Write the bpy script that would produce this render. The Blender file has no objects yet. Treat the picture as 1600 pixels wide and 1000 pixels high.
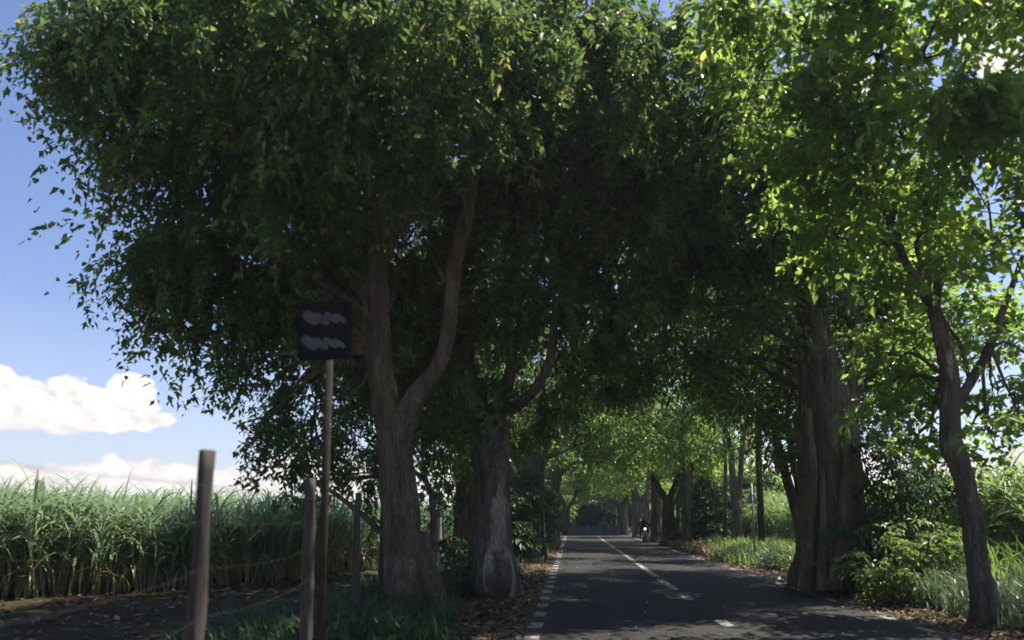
import bpy, bmesh, math, random
import numpy as np
from mathutils import Vector, Matrix, Euler

SC = bpy.context.scene
COL = SC.collection
rad = math.radians
random.seed(7)

# ------------------------------------------------------------------ camera
F = 1150.0                      # focal length in photo pixels (1600 wide)
CAMH = 1.6
PITCH = rad(8.0)
YAW = math.atan(93.0 / F * math.cos(PITCH))
SHIFT = 310.0 - F * math.tan(PITCH)
cam_d = bpy.data.cameras.new('camera'); cam = bpy.data.objects.new('camera', cam_d); COL.objects.link(cam)
cam.location = (0, 0, CAMH); cam.rotation_euler = (rad(90) + PITCH, 0, YAW)
cam_d.sensor_width = 36; cam_d.lens = 36 * F / 1600; cam_d.shift_y = SHIFT / 1600
cam_d.clip_end = 5000; cam_d.clip_start = 0.05
SC.camera = cam
cam_d.dof.use_dof = True; cam_d.dof.focus_distance = 38.0; cam_d.dof.aperture_fstop = 1.0
R3 = np.array(cam.rotation_euler.to_matrix())
RX, RY, RZ = R3[:, 0], R3[:, 1], -R3[:, 2]

def ray(px, py):
    return RX * ((px - 800) / F) + RY * ((500 + SHIFT - py) / F) + RZ
def at(px, py, d):              # point whose world y is d
    r = ray(px, py); return np.array([0, 0, CAMH]) + r * (d / r[1])
def gp(px, py, z=0.0):
    r = ray(px, py); return np.array([0, 0, CAMH]) + r * ((z - CAMH) / r[2])

# ------------------------------------------------------------------ sun and sky
SUN_AZ, SUN_EL = rad(60), rad(61)      # azimuth from +Y towards +X
sd = Vector((math.sin(SUN_AZ) * math.cos(SUN_EL), math.cos(SUN_AZ) * math.cos(SUN_EL), math.sin(SUN_EL)))
sl = bpy.data.lights.new('sun', 'SUN'); sun = bpy.data.objects.new('sun', sl); COL.objects.link(sun)
sl.energy = 5.0; sl.angle = rad(0.53); sl.color = (1.0, 0.93, 0.82)
sun.rotation_euler = sd.to_track_quat('Z', 'Y').to_euler(); sun.location = (20, 10, 40)
SC.view_settings.view_transform = 'Standard'; SC.view_settings.look = 'None'
SC.view_settings.gamma = 1; SC.view_settings.exposure = 0.9
SC.cycles.max_bounces = 8; SC.cycles.diffuse_bounces = 4; SC.cycles.transmission_bounces = 6
SC.cycles.sample_clamp_indirect = 6

W = bpy.data.worlds.new('World'); SC.world = W; W.use_nodes = True
WT = W.node_tree; WT.nodes.clear()
def wn(t, **k):
    n = WT.nodes.new(t)
    for a, b in k.items(): setattr(n, a, b)
    return n
def wl(a, b): WT.links.new(a, b)
def wm(op, a, b=None, c=None, clamp=False):
    n = wn('ShaderNodeMath', operation=op, use_clamp=clamp)
    for i, v in enumerate((a, b, c)):
        if v is None: continue
        if isinstance(v, (int, float)): n.inputs[i].default_value = v
        else: wl(v, n.inputs[i])
    return n.outputs[0]
def wmix(f, a, b):
    n = wn('ShaderNodeMix', data_type='RGBA')
    for s, v in ((n.inputs[0], f), (n.inputs[6], a), (n.inputs[7], b)):
        if isinstance(v, (int, float)): s.default_value = v
        elif isinstance(v, tuple): s.default_value = v + (1,)
        else: wl(v, s)
    return n.outputs[2]
SKY_S = 0.115
sky = wn('ShaderNodeTexSky', sky_type='NISHITA'); sky.sun_disc = False
sky.sun_elevation = SUN_EL; sky.sun_rotation = SUN_AZ; sky.air_density = 1.0; sky.dust_density = 0.8; sky.ozone_density = 2.5
tc = wn('ShaderNodeTexCoord')
sep = wn('ShaderNodeSeparateXYZ'); wl(tc.outputs['Generated'], sep.inputs[0])
az = wm('ARCTAN2', sep.outputs[0], sep.outputs[1])
el = wm('ARCSINE', sep.outputs[2])
comb = wn('ShaderNodeCombineXYZ'); wl(az, comb.inputs[0]); wl(el, comb.inputs[1])
def wnoise(scale, detail=6, off=(0, 0, 0), sc=(1, 1.3, 1), rough=.55):
    mp = wn('ShaderNodeMapping'); mp.inputs['Location'].default_value = off; mp.inputs['Scale'].default_value = sc
    wl(comb.outputs[0], mp.inputs[0])
    n = wn('ShaderNodeTexNoise'); n.inputs['Scale'].default_value = scale; n.inputs['Detail'].default_value = detail
    n.inputs['Roughness'].default_value = rough
    wl(mp.outputs[0], n.inputs['Vector']); return n.outputs['Fac']
n1 = wnoise(22, 8, rough=.5); n1s = wnoise(22, 3, (-.008, -.007, 0)); n1b = wnoise(22, 3); nbig = wnoise(7, 3, (3, 2, 0))
# the cumulus low in the left of the sky: a union of puffs (azimuth, elevation, radius)
puffs = [(-60, 640, 62), (-10, 618, 46), (25, 625, 42), (60, 640, 44), (110, 630, 46), (150, 640, 40), (200, 618, 40), (175, 640, 40),
         (225, 645, 34), (252, 655, 20), (10, 655, 40), (90, 650, 40), (-120, 650, 50), (1640, 60, 90), (1560, 40, 60), (1330, 150, 60)]
field = None
for px, py, r in puffs:
    d = ray(px, py); d = d / np.linalg.norm(d)
    a0, e0 = math.atan2(d[0], d[1]), math.asin(d[2])
    dx = wm('SUBTRACT', az, a0); dy = wm('SUBTRACT', el, e0)
    q = wm('SQRT', wm('ADD', wm('MULTIPLY', dx, dx), wm('MULTIPLY', dy, dy)))
    v = wm('SUBTRACT', r / F * .86, q)
    field = v if field is None else wm('SMOOTH_MAX', field, v, .006)
cum = wm('ADD', field, wm('MULTIPLY', wm('SUBTRACT', n1, .5), .045))
cmask = wm('MULTIPLY', cum, 240.0, clamp=True)
eb = math.asin((lambda d: d[2] / np.linalg.norm(d))(ray(100, 678)))
flat = wm('MULTIPLY', wm('SUBTRACT', wm('ADD', el, wm('MULTIPLY', wm('SUBTRACT', n1, .5), .016)), eb - .002), 150.0, clamp=True)
cmask = wm('MULTIPLY', cmask, flat)
# the bank of cloud along the horizon
btop = wm('ADD', .070, wm('MULTIPLY', wm('SUBTRACT', nbig, .42), .13))
bank = wm('MULTIPLY', wm('SUBTRACT', wm('ADD', btop, wm('MULTIPLY', wm('SUBTRACT', n1, .5), .07)), el), 90.0, clamp=True)
bank = wm('MULTIPLY', bank, .97)
mask = wm('MAXIMUM', cmask, bank)
lit = wm('ADD', .62, wm('MULTIPLY', wm('SUBTRACT', n1b, n1s), 3.2), clamp=True)
hgt = wm('MULTIPLY_ADD', wm('SUBTRACT', el, eb), 16.0, .45, clamp=True)
lit = wm('MULTIPLY', lit, wm('MAXIMUM', hgt, wm('MULTIPLY', bank, .75)), clamp=True)
ccol = wmix(lit, (3.9, 3.7, 3.9), (6.6, 6.0, 5.3))
# thin milky air low down
milk = wm('MULTIPLY', wm('SUBTRACT', 1.0, wm('DIVIDE', el, .26), clamp=True), .6)
tn = wn('ShaderNodeMix', data_type='RGBA', blend_type='MULTIPLY'); tn.inputs[0].default_value = 1; wl(sky.outputs[0], tn.inputs[6]); tn.inputs[7].default_value = (.80, .76, .86, 1)
base = wmix(milk, tn.outputs[2], (3.35, 3.6, 4.15))
allc = wmix(mask, base, ccol)
bg = wn('ShaderNodeBackground'); bg.inputs[1].default_value = SKY_S; wl(allc, bg.inputs[0])
wo = wn('ShaderNodeOutputWorld'); wl(bg.outputs[0], wo.inputs[0])

# ------------------------------------------------------------------ materials
def mat(name):
    m = bpy.data.materials.new(name); m.use_nodes = True; nt = m.node_tree
    return m, nt, nt.nodes['Principled BSDF'], nt.nodes['Material Output']
def nd(nt, t, **k):
    n = nt.nodes.new(t)
    for a, b in k.items():
        if hasattr(n, a): setattr(n, a, b)
    return n
def ramp(nt, src, stops):
    r = nt.nodes.new('ShaderNodeValToRGB'); e = r.color_ramp.elements
    while len(e) > 1: e.remove(e[-1])
    e[0].position = stops[0][0]; e[0].color = tuple(stops[0][1]) + (1,)
    for p, c in stops[1:]:
        x = e.new(p); x.color = tuple(c) + (1,)
    nt.links.new(src, r.inputs[0]); return r.outputs[0]
def noise(nt, scale, detail=5, co='Object', rough=.6, sc=(1, 1, 1)):
    t = nt.nodes.new('ShaderNodeTexCoord'); mp = nt.nodes.new('ShaderNodeMapping'); mp.inputs['Scale'].default_value = sc
    nt.links.new(t.outputs[co], mp.inputs[0])
    n = nt.nodes.new('ShaderNodeTexNoise'); n.inputs['Scale'].default_value = scale; n.inputs['Detail'].default_value = detail
    n.inputs['Roughness'].default_value = rough
    nt.links.new(mp.outputs[0], n.inputs['Vector']); return n.outputs['Fac']
def bump(nt, b, src, s, d=.02):
    n = nt.nodes.new('ShaderNodeBump'); n.inputs['Strength'].default_value = s; n.inputs['Distance'].default_value = d
    nt.links.new(src, n.inputs['Height']); nt.links.new(n.outputs[0], b.inputs['Normal'])
def mixc(nt, f, a, b, blend='MIX'):
    n = nt.nodes.new('ShaderNodeMix'); n.data_type = 'RGBA'; n.blend_type = blend
    for s, v in ((n.inputs[0], f), (n.inputs[6], a), (n.inputs[7], b)):
        if isinstance(v, (int, float)): s.default_value = v
        elif isinstance(v, tuple): s.default_value = v + (1,)
        else: nt.links.new(v, s)
    return n.outputs[2]

def leafmat(name, stops, trans=.4, tcol=1.6, rough=.42):
    m, nt, b, out = mat(name)
    at_ = nd(nt, 'ShaderNodeAttribute'); at_.attribute_name = 'tint'
    c = ramp(nt, at_.outputs['Fac'], stops)
    nt.links.new(c, b.inputs['Base Color']); b.inputs['Roughness'].default_value = rough
    b.inputs['Specular IOR Level'].default_value = .45
    tr = nd(nt, 'ShaderNodeBsdfTranslucent')
    hs = nd(nt, 'ShaderNodeHueSaturation'); hs.inputs['Hue'].default_value = .482; hs.inputs['Saturation'].default_value = 1.0
    hs.inputs['Value'].default_value = tcol; nt.links.new(c, hs.inputs['Color']); nt.links.new(hs.outputs[0], tr.inputs[0])
    mx = nd(nt, 'ShaderNodeMixShader'); mx.inputs[0].default_value = trans
    nt.links.new(b.outputs[0], mx.inputs[1]); nt.links.new(tr.outputs[0], mx.inputs[2]); nt.links.new(mx.outputs[0], out.inputs[0])
    return m

M = {}
M['leaf_dark'] = leafmat('shaded_leaf', [(0, (.036, .074, .020)), (.55, (.070, .128, .030)), (.9, (.13, .20, .045)), (1, (.24, .24, .08))], .5, 2.1)  # shaded copy of the foliage: canopy dimness put into the leaf colour
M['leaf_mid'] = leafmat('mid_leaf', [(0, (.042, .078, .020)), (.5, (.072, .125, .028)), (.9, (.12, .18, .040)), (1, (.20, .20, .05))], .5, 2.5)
M['leaf_bright'] = leafmat('sunlit_leaf', [(0, (.055, .10, .024)), (.5, (.095, .165, .034)), (.9, (.145, .225, .045)), (.99, (.17, .24, .055)), (1, (.22, .26, .05))], .58, 2.9, .35)  # lit copy of the foliage: sun glow put into colour and translucency
M['shrub'] = leafmat('shrub_leaf', [(0, (.022, .05, .015)), (.6, (.04, .09, .022)), (1, (.08, .14, .04))], .35, 1.8)
M['weed'] = leafmat('weed_leaf', [(0, (.065, .13, .028)), (.6, (.11, .20, .04)), (1, (.19, .28, .07))], .5, 2.0)
M['conifer'] = leafmat('very_dark_leaf', [(0, (.010, .026, .018)), (1, (.022, .045, .028))], .1, 1.2, .7)
M['conifer'].node_tree.nodes['Principled BSDF'].inputs['Specular IOR Level'].default_value = .1
M['silver'] = leafmat('silver_green_leaf', [(0, (.08, .13, .06)), (.6, (.15, .21, .10)), (1, (.30, .34, .22))], .3, 1.3)
M['grass'] = leafmat('verge_grass', [(0, (.022, .055, .018)), (.6, (.04, .09, .028)), (1, (.10, .14, .04))], .3, 1.6)
M['dry'] = leafmat('dry_grass', [(0, (.14, .085, .045)), (.6, (.25, .155, .085)), (1, (.38, .27, .16))], .3, 1.2)
M['cane'] = leafmat('cane_leaf', [(0, (.12, .19, .10)), (.5, (.18, .27, .13)), (.85, (.26, .34, .16)), (.93, (.20, .22, .08)), (1, (.36, .28, .14))], .4, 1.7, .4)
M['cane_sun'] = leafmat('sunlit_cane_leaf', [(0, (.09, .16, .05)), (.5, (.15, .24, .07)), (.85, (.23, .32, .10)), (.93, (.38, .36, .18)), (1, (.5, .42, .24))], .5, 1.8, .35)  # lit copy of the cane: sun and pale highlights put into the colour
M['litter'] = leafmat('fallen_leaf', [(0, (.06, .035, .02)), (.5, (.13, .075, .04)), (.9, (.24, .14, .075)), (1, (.42, .30, .17))], .1, 1.0, .7)

def barkmat(name, c1, c2, c3, pale=.62):
    m, nt, b, out = mat(name)
    f = noise(nt, 6.0, 9, sc=(1, 1, .16), rough=.7); g = noise(nt, 2.2, 5, sc=(1, 1, .22)); h = noise(nt, 30, 8, sc=(1, 1, .3), rough=.75); q = noise(nt, 3.1, 4, sc=(1.3, 1.3, .12))
    c = ramp(nt, f, [(.32, c1), (.52, c2), (.72, c3)])
    pm = ramp(nt, g, [(pale, (0, 0, 0)), (pale + .06, (1, 1, 1))])
    c = mixc(nt, pm, c, tuple(min(1, x * 1.5) for x in c3))
    om = ramp(nt, q, [(.55, (0, 0, 0)), (.66, (.6, .6, .6))])
    c = mixc(nt, om, c, (c2[0] * 1.1, c2[1] * 1.15, c2[2] * .55))
    c = mixc(nt, .7, c, ramp(nt, h, [(.35, (.2, .18, .16)), (.6, (1.15, 1.15, 1.15))]), 'MULTIPLY')
    nt.links.new(c, b.inputs['Base Color']); b.inputs['Roughness'].default_value = .95; b.inputs['Specular IOR Level'].default_value = .15
    ad = nd(nt, 'ShaderNodeMath'); ad.operation = 'MULTIPLY_ADD'; nt.links.new(h, ad.inputs[0]); ad.inputs[1].default_value = .6; nt.links.new(f, ad.inputs[2])
    bump(nt, b, ad.outputs[0], 1.0, .12); return m
M['bark'] = barkmat('brown_bark', (.07, .052, .036), (.18, .135, .095), (.31, .25, .19))
M['bark_grey'] = barkmat('grey_bark', (.07, .057, .044), (.17, .14, .108), (.30, .26, .21), .60)
M['bark_dark'] = barkmat('dark_bark', (.035, .027, .020), (.085, .067, .050), (.16, .135, .105), .66)

m, nt, b, out = mat('asphalt'); M['asphalt'] = m
f = noise(nt, .5, 4); g = noise(nt, 160, 3); h = noise(nt, 5, 5, sc=(1, .3, 1))
c = ramp(nt, f, [(.3, (.022, .0235, .0235)), (.7, (.038, .037, .035))])
c = mixc(nt, .6, c, ramp(nt, g, [(.3, (.45, .45, .45)), (.75, (1.6, 1.55, 1.5))]), 'MULTIPLY')
c = mixc(nt, .5, c, ramp(nt, h, [(.35, (.75, .75, .75)), (.7, (1.15, 1.12, 1.08))]), 'MULTIPLY')
vo = nd(nt, 'ShaderNodeTexVoronoi'); vo.feature = 'DISTANCE_TO_EDGE'; vo.inputs['Scale'].default_value = 1.1
tcx = nd(nt, 'ShaderNodeTexCoord'); wv_ = mixc(nt, .12, (0.0, 0.0, 0.0), (0.0, 0.0, 0.0)); nn = nd(nt, 'ShaderNodeTexNoise'); nn.inputs['Scale'].default_value = 2.5; nn.inputs['Detail'].default_value = 6
nt.links.new(tcx.outputs['Object'], nn.inputs['Vector']); va = nd(nt, 'ShaderNodeVectorMath'); va.operation = 'MULTIPLY_ADD'; va.inputs[1].default_value = (.9, .9, 0); nt.links.new(nn.outputs['Color'], va.inputs[0]); nt.links.new(tcx.outputs['Object'], va.inputs[2]); nt.links.new(va.outputs[0], vo.inputs['Vector'])
ck = ramp(nt, vo.outputs['Distance'], [(0, (1, 1, 1)), (.012, (0, 0, 0))])
cm = mixc(nt, ramp(nt, noise(nt, .35, 3), [(.48, (0, 0, 0)), (.6, (1, 1, 1))]), (0.0, 0.0, 0.0), ck)
c = mixc(nt, cm, c, (.010, .010, .010))
pt_ = ramp(nt, noise(nt, .22, 1, sc=(1.6, .5, 1)), [(.60, (0, 0, 0)), (.605, (.7, .7, .7))])
c = mixc(nt, pt_, c, (.018, .018, .019))
geo = nd(nt, 'ShaderNodeNewGeometry'); sp = nd(nt, 'ShaderNodeSeparateXYZ'); nt.links.new(geo.outputs['Position'], sp.inputs[0])
def mth(nt, op, a, b_=None, cl=False):
    n = nd(nt, 'ShaderNodeMath'); n.operation = op; n.use_clamp = cl
    for i, v in enumerate((a, b_)):
        if v is None: continue
        if isinstance(v, (int, float)): n.inputs[i].default_value = v
        else: nt.links.new(v, n.inputs[i])
    return n.outputs[0]
edge = mth(nt, 'MULTIPLY', mth(nt, 'SUBTRACT', mth(nt, 'ABSOLUTE', mth(nt, 'SUBTRACT', sp.outputs[0], 2.3)), 2.55), 1.6, True)
en = mth(nt, 'MULTIPLY', edge, ramp(nt, noise(nt, 3, 6), [(.35, (0, 0, 0)), (.62, (1, 1, 1))]))
c = mixc(nt, en, c, (.13, .095, .065))
nt.links.new(c, b.inputs['Base Color']); b.inputs['Roughness'].default_value = .88; b.inputs['Specular IOR Level'].default_value = .25; bump(nt, b, g, .5, .006)

m, nt, b, out = mat('worn_road_paint'); M['paint'] = m
f = noise(nt, 9, 7); c = ramp(nt, f, [(.36, (.09, .09, .085)), (.5, (.27, .265, .245)), (.8, (.40, .39, .35))])
nt.links.new(c, b.inputs['Base Color']); b.inputs['Roughness'].default_value = .75

m, nt, b, out = mat('soil'); M['soil'] = m
f = noise(nt, .6, 6); g = noise(nt, 22, 8)
c = ramp(nt, g, [(.3, (.022, .014, .009)), (.55, (.055, .034, .022)), (.75, (.13, .08, .05))])
c = mixc(nt, ramp(nt, f, [(.45, (0, 0, 0)), (.62, (1, 1, 1))]), c, (.05, .06, .022))
nt.links.new(c, b.inputs['Base Color']); b.inputs['Roughness'].default_value = 1; b.inputs['Specular IOR Level'].default_value = .1; bump(nt, b, g, .9, .05)

def plain(name, col, rough=.6, metal=0, nz=0.25, scale=12, bmp=.1):
    m, nt, b, out = mat(name)
    f = noise(nt, scale, 6)
    c = ramp(nt, f, [(.3, tuple(x * (1 - nz) for x in col)), (.7, tuple(min(1, x * (1 + nz)) for x in col))])
    nt.links.new(c, b.inputs['Base Color']); b.inputs['Roughness'].default_value = rough; b.inputs['Metallic'].default_value = metal
    bump(nt, b, f, bmp, .01); return m
m, nt, b, out = mat('weathered_wood'); M['wood'] = m
f = noise(nt, 10, 8, sc=(3, 3, .25)); c = ramp(nt, f, [(.3, (.022, .018, .013)), (.6, (.062, .05, .037)), (.8, (.11, .09, .068))])
nt.links.new(c, b.inputs['Base Color']); b.inputs['Roughness'].default_value = .9; bump(nt, b, f, .8, .01)
M['wood_dark'] = plain('dull_brown_post', (.038, .031, .024), .95, 0, .35, 6, .4)
M['wood_dark'].node_tree.nodes['Principled BSDF'].inputs['Specular IOR Level'].default_value = .1
M['wire'] = plain('galvanised_wire', (.07, .06, .05), .8, .1)
M['concrete'] = plain('grey_concrete', (.28, .27, .25), .85, 0, .3, 8, .3)
M['steel'] = plain('dull_steel', (.20, .20, .20), .5, .7)
M['signback'] = plain('grey_sign_back', (.24, .27, .28), .45, .3, .15)
M['board_black'] = plain('black_board', (.008, .008, .009), .8)
M['board_black'].node_tree.nodes['Principled BSDF'].inputs['Specular IOR Level'].default_value = .08
M['board_grey'] = plain('scuffed_grey_paint', (.055, .052, .047), .6, 0, .35, 9)
M['wall'] = plain('blue_grey_wall', (.035, .045, .06), .9, 0, .3, 2, .2)
M['pillar'] = plain('pale_blue_pillar', (.065, .08, .10), .9, 0, .25, 3)
M['black'] = plain('black_plastic', (.015, .015, .017), .45)
M['rubber'] = plain('tyre_rubber', (.02, .02, .02), .8)
M['chrome'] = plain('polished_metal', (.5, .5, .52), .25, .9, .05)
M['jacket'] = plain('black_cloth', (.014, .015, .02), .85)
M['skin'] = plain('brown_skin', (.16, .085, .05), .6)
M['blue'] = plain('dark_blue_paint', (.03, .05, .14), .3)
M['white'] = plain('pale_stone', (.55, .50, .43), .8, 0, .3, 10, .4)
m, nt, b, out = mat('lit_lamp'); M['lamp'] = m
b.inputs['Emission Color'].default_value = (1, .80, .55, 1); b.inputs['Emission Strength'].default_value = 3
b.inputs['Base Color'].default_value = (.9, .85, .8, 1)

# ------------------------------------------------------------------ helpers
def thing(name, label, cat, loc=(0, 0, 0), group=None, rz=0):
    o = bpy.data.objects.new(name, None); COL.objects.link(o); o.location = tuple(float(x) for x in loc); o.rotation_euler = (0, 0, rz)
    o.empty_display_size = .3; o['label'] = label; o['category'] = cat
    if group: o['group'] = group
    return o
def tagk(o, kind, label=None, cat=None):
    o['kind'] = kind
    if label: o['label'] = label
    if cat: o['category'] = cat
    return o
def mk(name, V, Q, mt, parent=None, tint=None, smooth=False, origin=None):
    V = np.asarray(V, dtype=np.float64).reshape(-1, 3)
    if origin is not None: V = V - np.asarray(origin, dtype=float)
    Q = np.asarray(Q, dtype=np.int32).reshape(-1, 4)
    me = bpy.data.meshes.new(name)
    me.vertices.add(len(V)); me.vertices.foreach_set('co', V.astype(np.float32).ravel())
    me.loops.add(Q.size); me.loops.foreach_set('vertex_index', Q.ravel())
    me.polygons.add(len(Q)); me.polygons.foreach_set('loop_start', np.arange(0, Q.size, 4, dtype=np.int32))
    me.polygons.foreach_set('loop_total', np.full(len(Q), 4, dtype=np.int32))
    me.polygons.foreach_set('use_smooth', np.full(len(Q), smooth))
    if tint is not None:
        a = me.attributes.new('tint', 'FLOAT', 'POINT'); a.data.foreach_set('value', np.asarray(tint, dtype=np.float32))
    me.update(calc_edges=True); me.materials.append(mt)
    o = bpy.data.objects.new(name, me); COL.objects.link(o)
    if parent is not None: o.parent = parent
    elif origin is not None: o.location = tuple(float(x) for x in origin)
    return o
class Acc:                       # gathers quads
    def __init__(s): s.V = []; s.Q = []; s.T = []; s.n = 0
    def add(s, V, Q, t=None):
        V = np.asarray(V).reshape(-1, 3); s.V.append(V); s.Q.append(np.asarray(Q).reshape(-1, 4) + s.n)
        s.T.append(np.full(len(V), .5) if t is None else np.asarray(t)); s.n += len(V)
    def out(s): return np.concatenate(s.V), np.concatenate(s.Q), np.concatenate(s.T)

def catmull(P, n):
    P = np.asarray(P, float); k = len(P)
    E = np.vstack([2 * P[0] - P[1], P, 2 * P[-1] - P[-2]])
    out = []
    for i in range(k - 1):
        p0, p1, p2, p3 = E[i], E[i + 1], E[i + 2], E[i + 3]
        for t in np.linspace(0, 1, n, endpoint=False):
            out.append(.5 * (2 * p1 + (p2 - p0) * t + (2 * p0 - 5 * p1 + 4 * p2 - p3) * t * t + (3 * p1 - p0 - 3 * p2 + p3) * t ** 3))
    out.append(P[-1]); return np.array(out)
def tube(acc, pts, rads, sides=12, sub=5, flute=0.0, butt=0.0, wob=0.0, seed=0):
    rng = np.random.RandomState(seed)
    C = catmull(np.column_stack([np.asarray(pts, float), rads]), sub)
    P, r = C[:, :3], np.maximum(C[:, 3], .0006); n = len(P)
    if wob: P = P + np.cumsum(rng.normal(0, wob, (n, 3)), 0) * np.array([1, 1, .2])
    T = np.gradient(P, axis=0); T /= np.linalg.norm(T, axis=1)[:, None]
    u = np.cross(T[0], [0.3, 1, .1]); u /= np.linalg.norm(u); th = np.linspace(0, 2 * np.pi, sides, endpoint=False)
    ph = rng.uniform(0, 6.28, 6); V = []
    kn = [(rng.uniform(.03, .8), rng.uniform(0, 6.28), rng.choice([-.16, .1, .2]), rng.uniform(.008, .035), rng.uniform(.15, .4)) for _ in range(26 if sides >= 40 else 0)]
    for i in range(n):
        u = u - T[i] * np.dot(u, T[i]); u /= np.linalg.norm(u); w = np.cross(T[i], u)
        h = i / max(1, n - 1); b_ = butt * max(0, 1 - h * 5.5) ** 2.4
        k = 1 + flute * (np.cos(3 * th + ph[0] + h * 1.3) * .5 + np.cos(5 * th + ph[1] - h * 1.9) * .4 + np.cos(8 * th + ph[2] + h * 2.7) * .3 + np.cos(13 * th + ph[5] + h * 5) * .16 * np.sin(h * 23 + ph[3]))
        k = k + b_ * (1 + .8 * np.cos(4 * th + ph[3]) + .5 * np.cos(7 * th + ph[4]))
        for (h0, t0, am, wh_, wt) in kn:
            if abs(h - h0) < 3 * wh_: k = k + am * np.exp(-((h - h0) / wh_) ** 2) * np.exp(-((np.angle(np.exp(1j * (th - t0)))) / wt) ** 2)
        k = k + flute * .3 * np.sin(h * 17 + 2 * th + ph[4]) + flute * (.22 * np.cos(11 * th + 3 * np.sin(h * 9 + ph[1])) + .14 * np.cos(19 * th + 4 * np.sin(h * 14 + ph[2])) + .16 * np.sin(h * 41 + 5 * th))
        V.append(P[i] + (u[None] * np.cos(th)[:, None] + w[None] * np.sin(th)[:, None]) * (r[i] * k)[:, None])
    V = np.concatenate(V); i, j = np.meshgrid(np.arange(n - 1), np.arange(sides), indexing='ij'); j2 = (j + 1) % sides
    Q = np.stack([i * sides + j, i * sides + j2, (i + 1) * sides + j2, (i + 1) * sides + j], -1).reshape(-1, 4)
    acc.add(V, Q); return P
def unit(v): return v / np.maximum(np.linalg.norm(v, axis=-1, keepdims=True), 1e-9)

# a leafy drooping spray: returns (leaves, 6, 3) corner points of two folded quads per leaf
def spray(rng, nl, L, ll, lw, droop, broad=.42, hang=False):
    t = np.sort(rng.uniform(.08, 1, nl)); az_ = rng.uniform(0, .7, nl) + np.where(np.arange(nl) % 2 == 0, 1, -1) * rng.uniform(.5, 1.3, nl)
    k = rng.randint(0, 3, nl); ca = (k - 1) * .55
    pos = np.stack([np.cos(ca) * t * L, np.sin(ca) * t * L, .18 * L * np.sin(t * 2.4) - droop * L * t * t], -1) + rng.normal(0, .03 * L, (nl, 3))
    if hang:
        pos = np.stack([.28 * L * np.sin(t * 1.6) + .04 * L * np.sin(t * 7), .08 * L * np.sin(t * 5 + ca), .12 * L * t - 1.25 * L * t ** 1.3], -1) + rng.normal(0, .045 * L, (nl, 3)); az_ = rng.uniform(0, 6.28, nl)
    d = np.stack([np.cos(ca + az_), np.sin(ca + az_), rng.uniform(-1.3, .15, nl) * (0.5 + droop)], -1); d = unit(d)
    up = unit(np.stack([rng.normal(0, .45, nl), rng.normal(0, .45, nl), np.ones(nl)], -1))
    s = unit(np.cross(d, up)); nrm = np.cross(s, d)
    l = ll * rng.uniform(.45, 1.4, nl)[:, None]; w = lw * rng.uniform(.75, 1.2, nl)[:, None]
    p0 = pos; p3 = pos + d * l - np.array([0, 0, 1]) * l * .18
    m = pos + d * l * broad; e1 = m + s * w + nrm * w * .3; e2 = m - s * w + nrm * w * .3
    return np.stack([p0, e1, p3, e2], 1)
def scatter(sprays, pos, yaw, tilt, scl, rng, jit=.14):
    Vs, Ts = [], []
    which = rng.randint(0, len(sprays), len(pos))
    for w in range(len(sprays)):
        ix = np.where(which == w)[0]
        if not len(ix): continue
        S = sprays[w].reshape(-1, 3); cy, sy = np.cos(yaw[ix]), np.sin(yaw[ix]); ct, st = np.cos(tilt[ix]), np.sin(tilt[ix])
        x, y, z = S[:, 0][None], S[:, 1][None], S[:, 2][None]
        X = x * ct[:, None] + z * st[:, None]; Z = -x * st[:, None] + z * ct[:, None]
        V = np.stack([X * cy[:, None] - y * sy[:, None], X * sy[:, None] + y * cy[:, None], Z], -1) * scl[ix][:, None, None] + pos[ix][:, None]
        Vs.append(V.reshape(-1, 3))
        nl = len(S) // 4
        tt = np.clip(rng.uniform(0, .85, len(ix))[:, None] + rng.normal(0, jit, (len(ix), nl)), 0, 1)
        rare = rng.uniform(0, 1, (len(ix), nl)) > .985; tt = np.where(rare, 1.0, tt)
        Ts.append(np.repeat(tt.reshape(-1), 4))
    V = np.concatenate(Vs); return V, np.arange(len(V)).reshape(-1, 4), np.concatenate(Ts)
def lobe_points(lobes, dens, rng, shell=.35, clump=.42):
    out = []
    for (c, r) in lobes:
        c = np.asarray(c, float); r = np.asarray(r if hasattr(r, '__len__') else (r, r, r * .8), float)
        vol = r[0] * r[1] * r[2]; n = max(6, int(dens * vol ** (2 / 3)))
        nc = max(3, n // 11)
        d = unit(rng.normal(0, 1, (nc, 3))); q = d * (shell + (1 - shell) * rng.uniform(0, 1, nc) ** .5)[:, None] * r + c
        k = rng.randint(0, nc, n); out.append(q[k] + rng.normal(0, clump * .5, (n, 3)) * np.array([1, 1, .7]))
    return np.concatenate(out)
def crown(name, lobes, dens, mt, parent, seed, ll=.14, lw=.030, nl=26, L=.75, droop=.55, origin=(0, 0, 0), clump=.42, broad=.42, zmin=None, nhang=0):
    rng = np.random.RandomState(seed); sp_ = [spray(rng, nl, L, ll, lw, droop * rng.uniform(.5, 1.5), broad, hang=(_ < nhang)) for _ in range(8)]
    P = lobe_points(lobes, dens, rng, clump=clump)
    if zmin is not None: P = P[P[:, 2] > zmin]
    n = len(P)
    V, Q, T = scatter(sp_, P, rng.uniform(0, 6.283, n), rng.normal(.1, .35, n), rng.uniform(.65, 1.3, n), rng)
    return mk(name, V, Q, mt, parent, T, False, origin)
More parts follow.
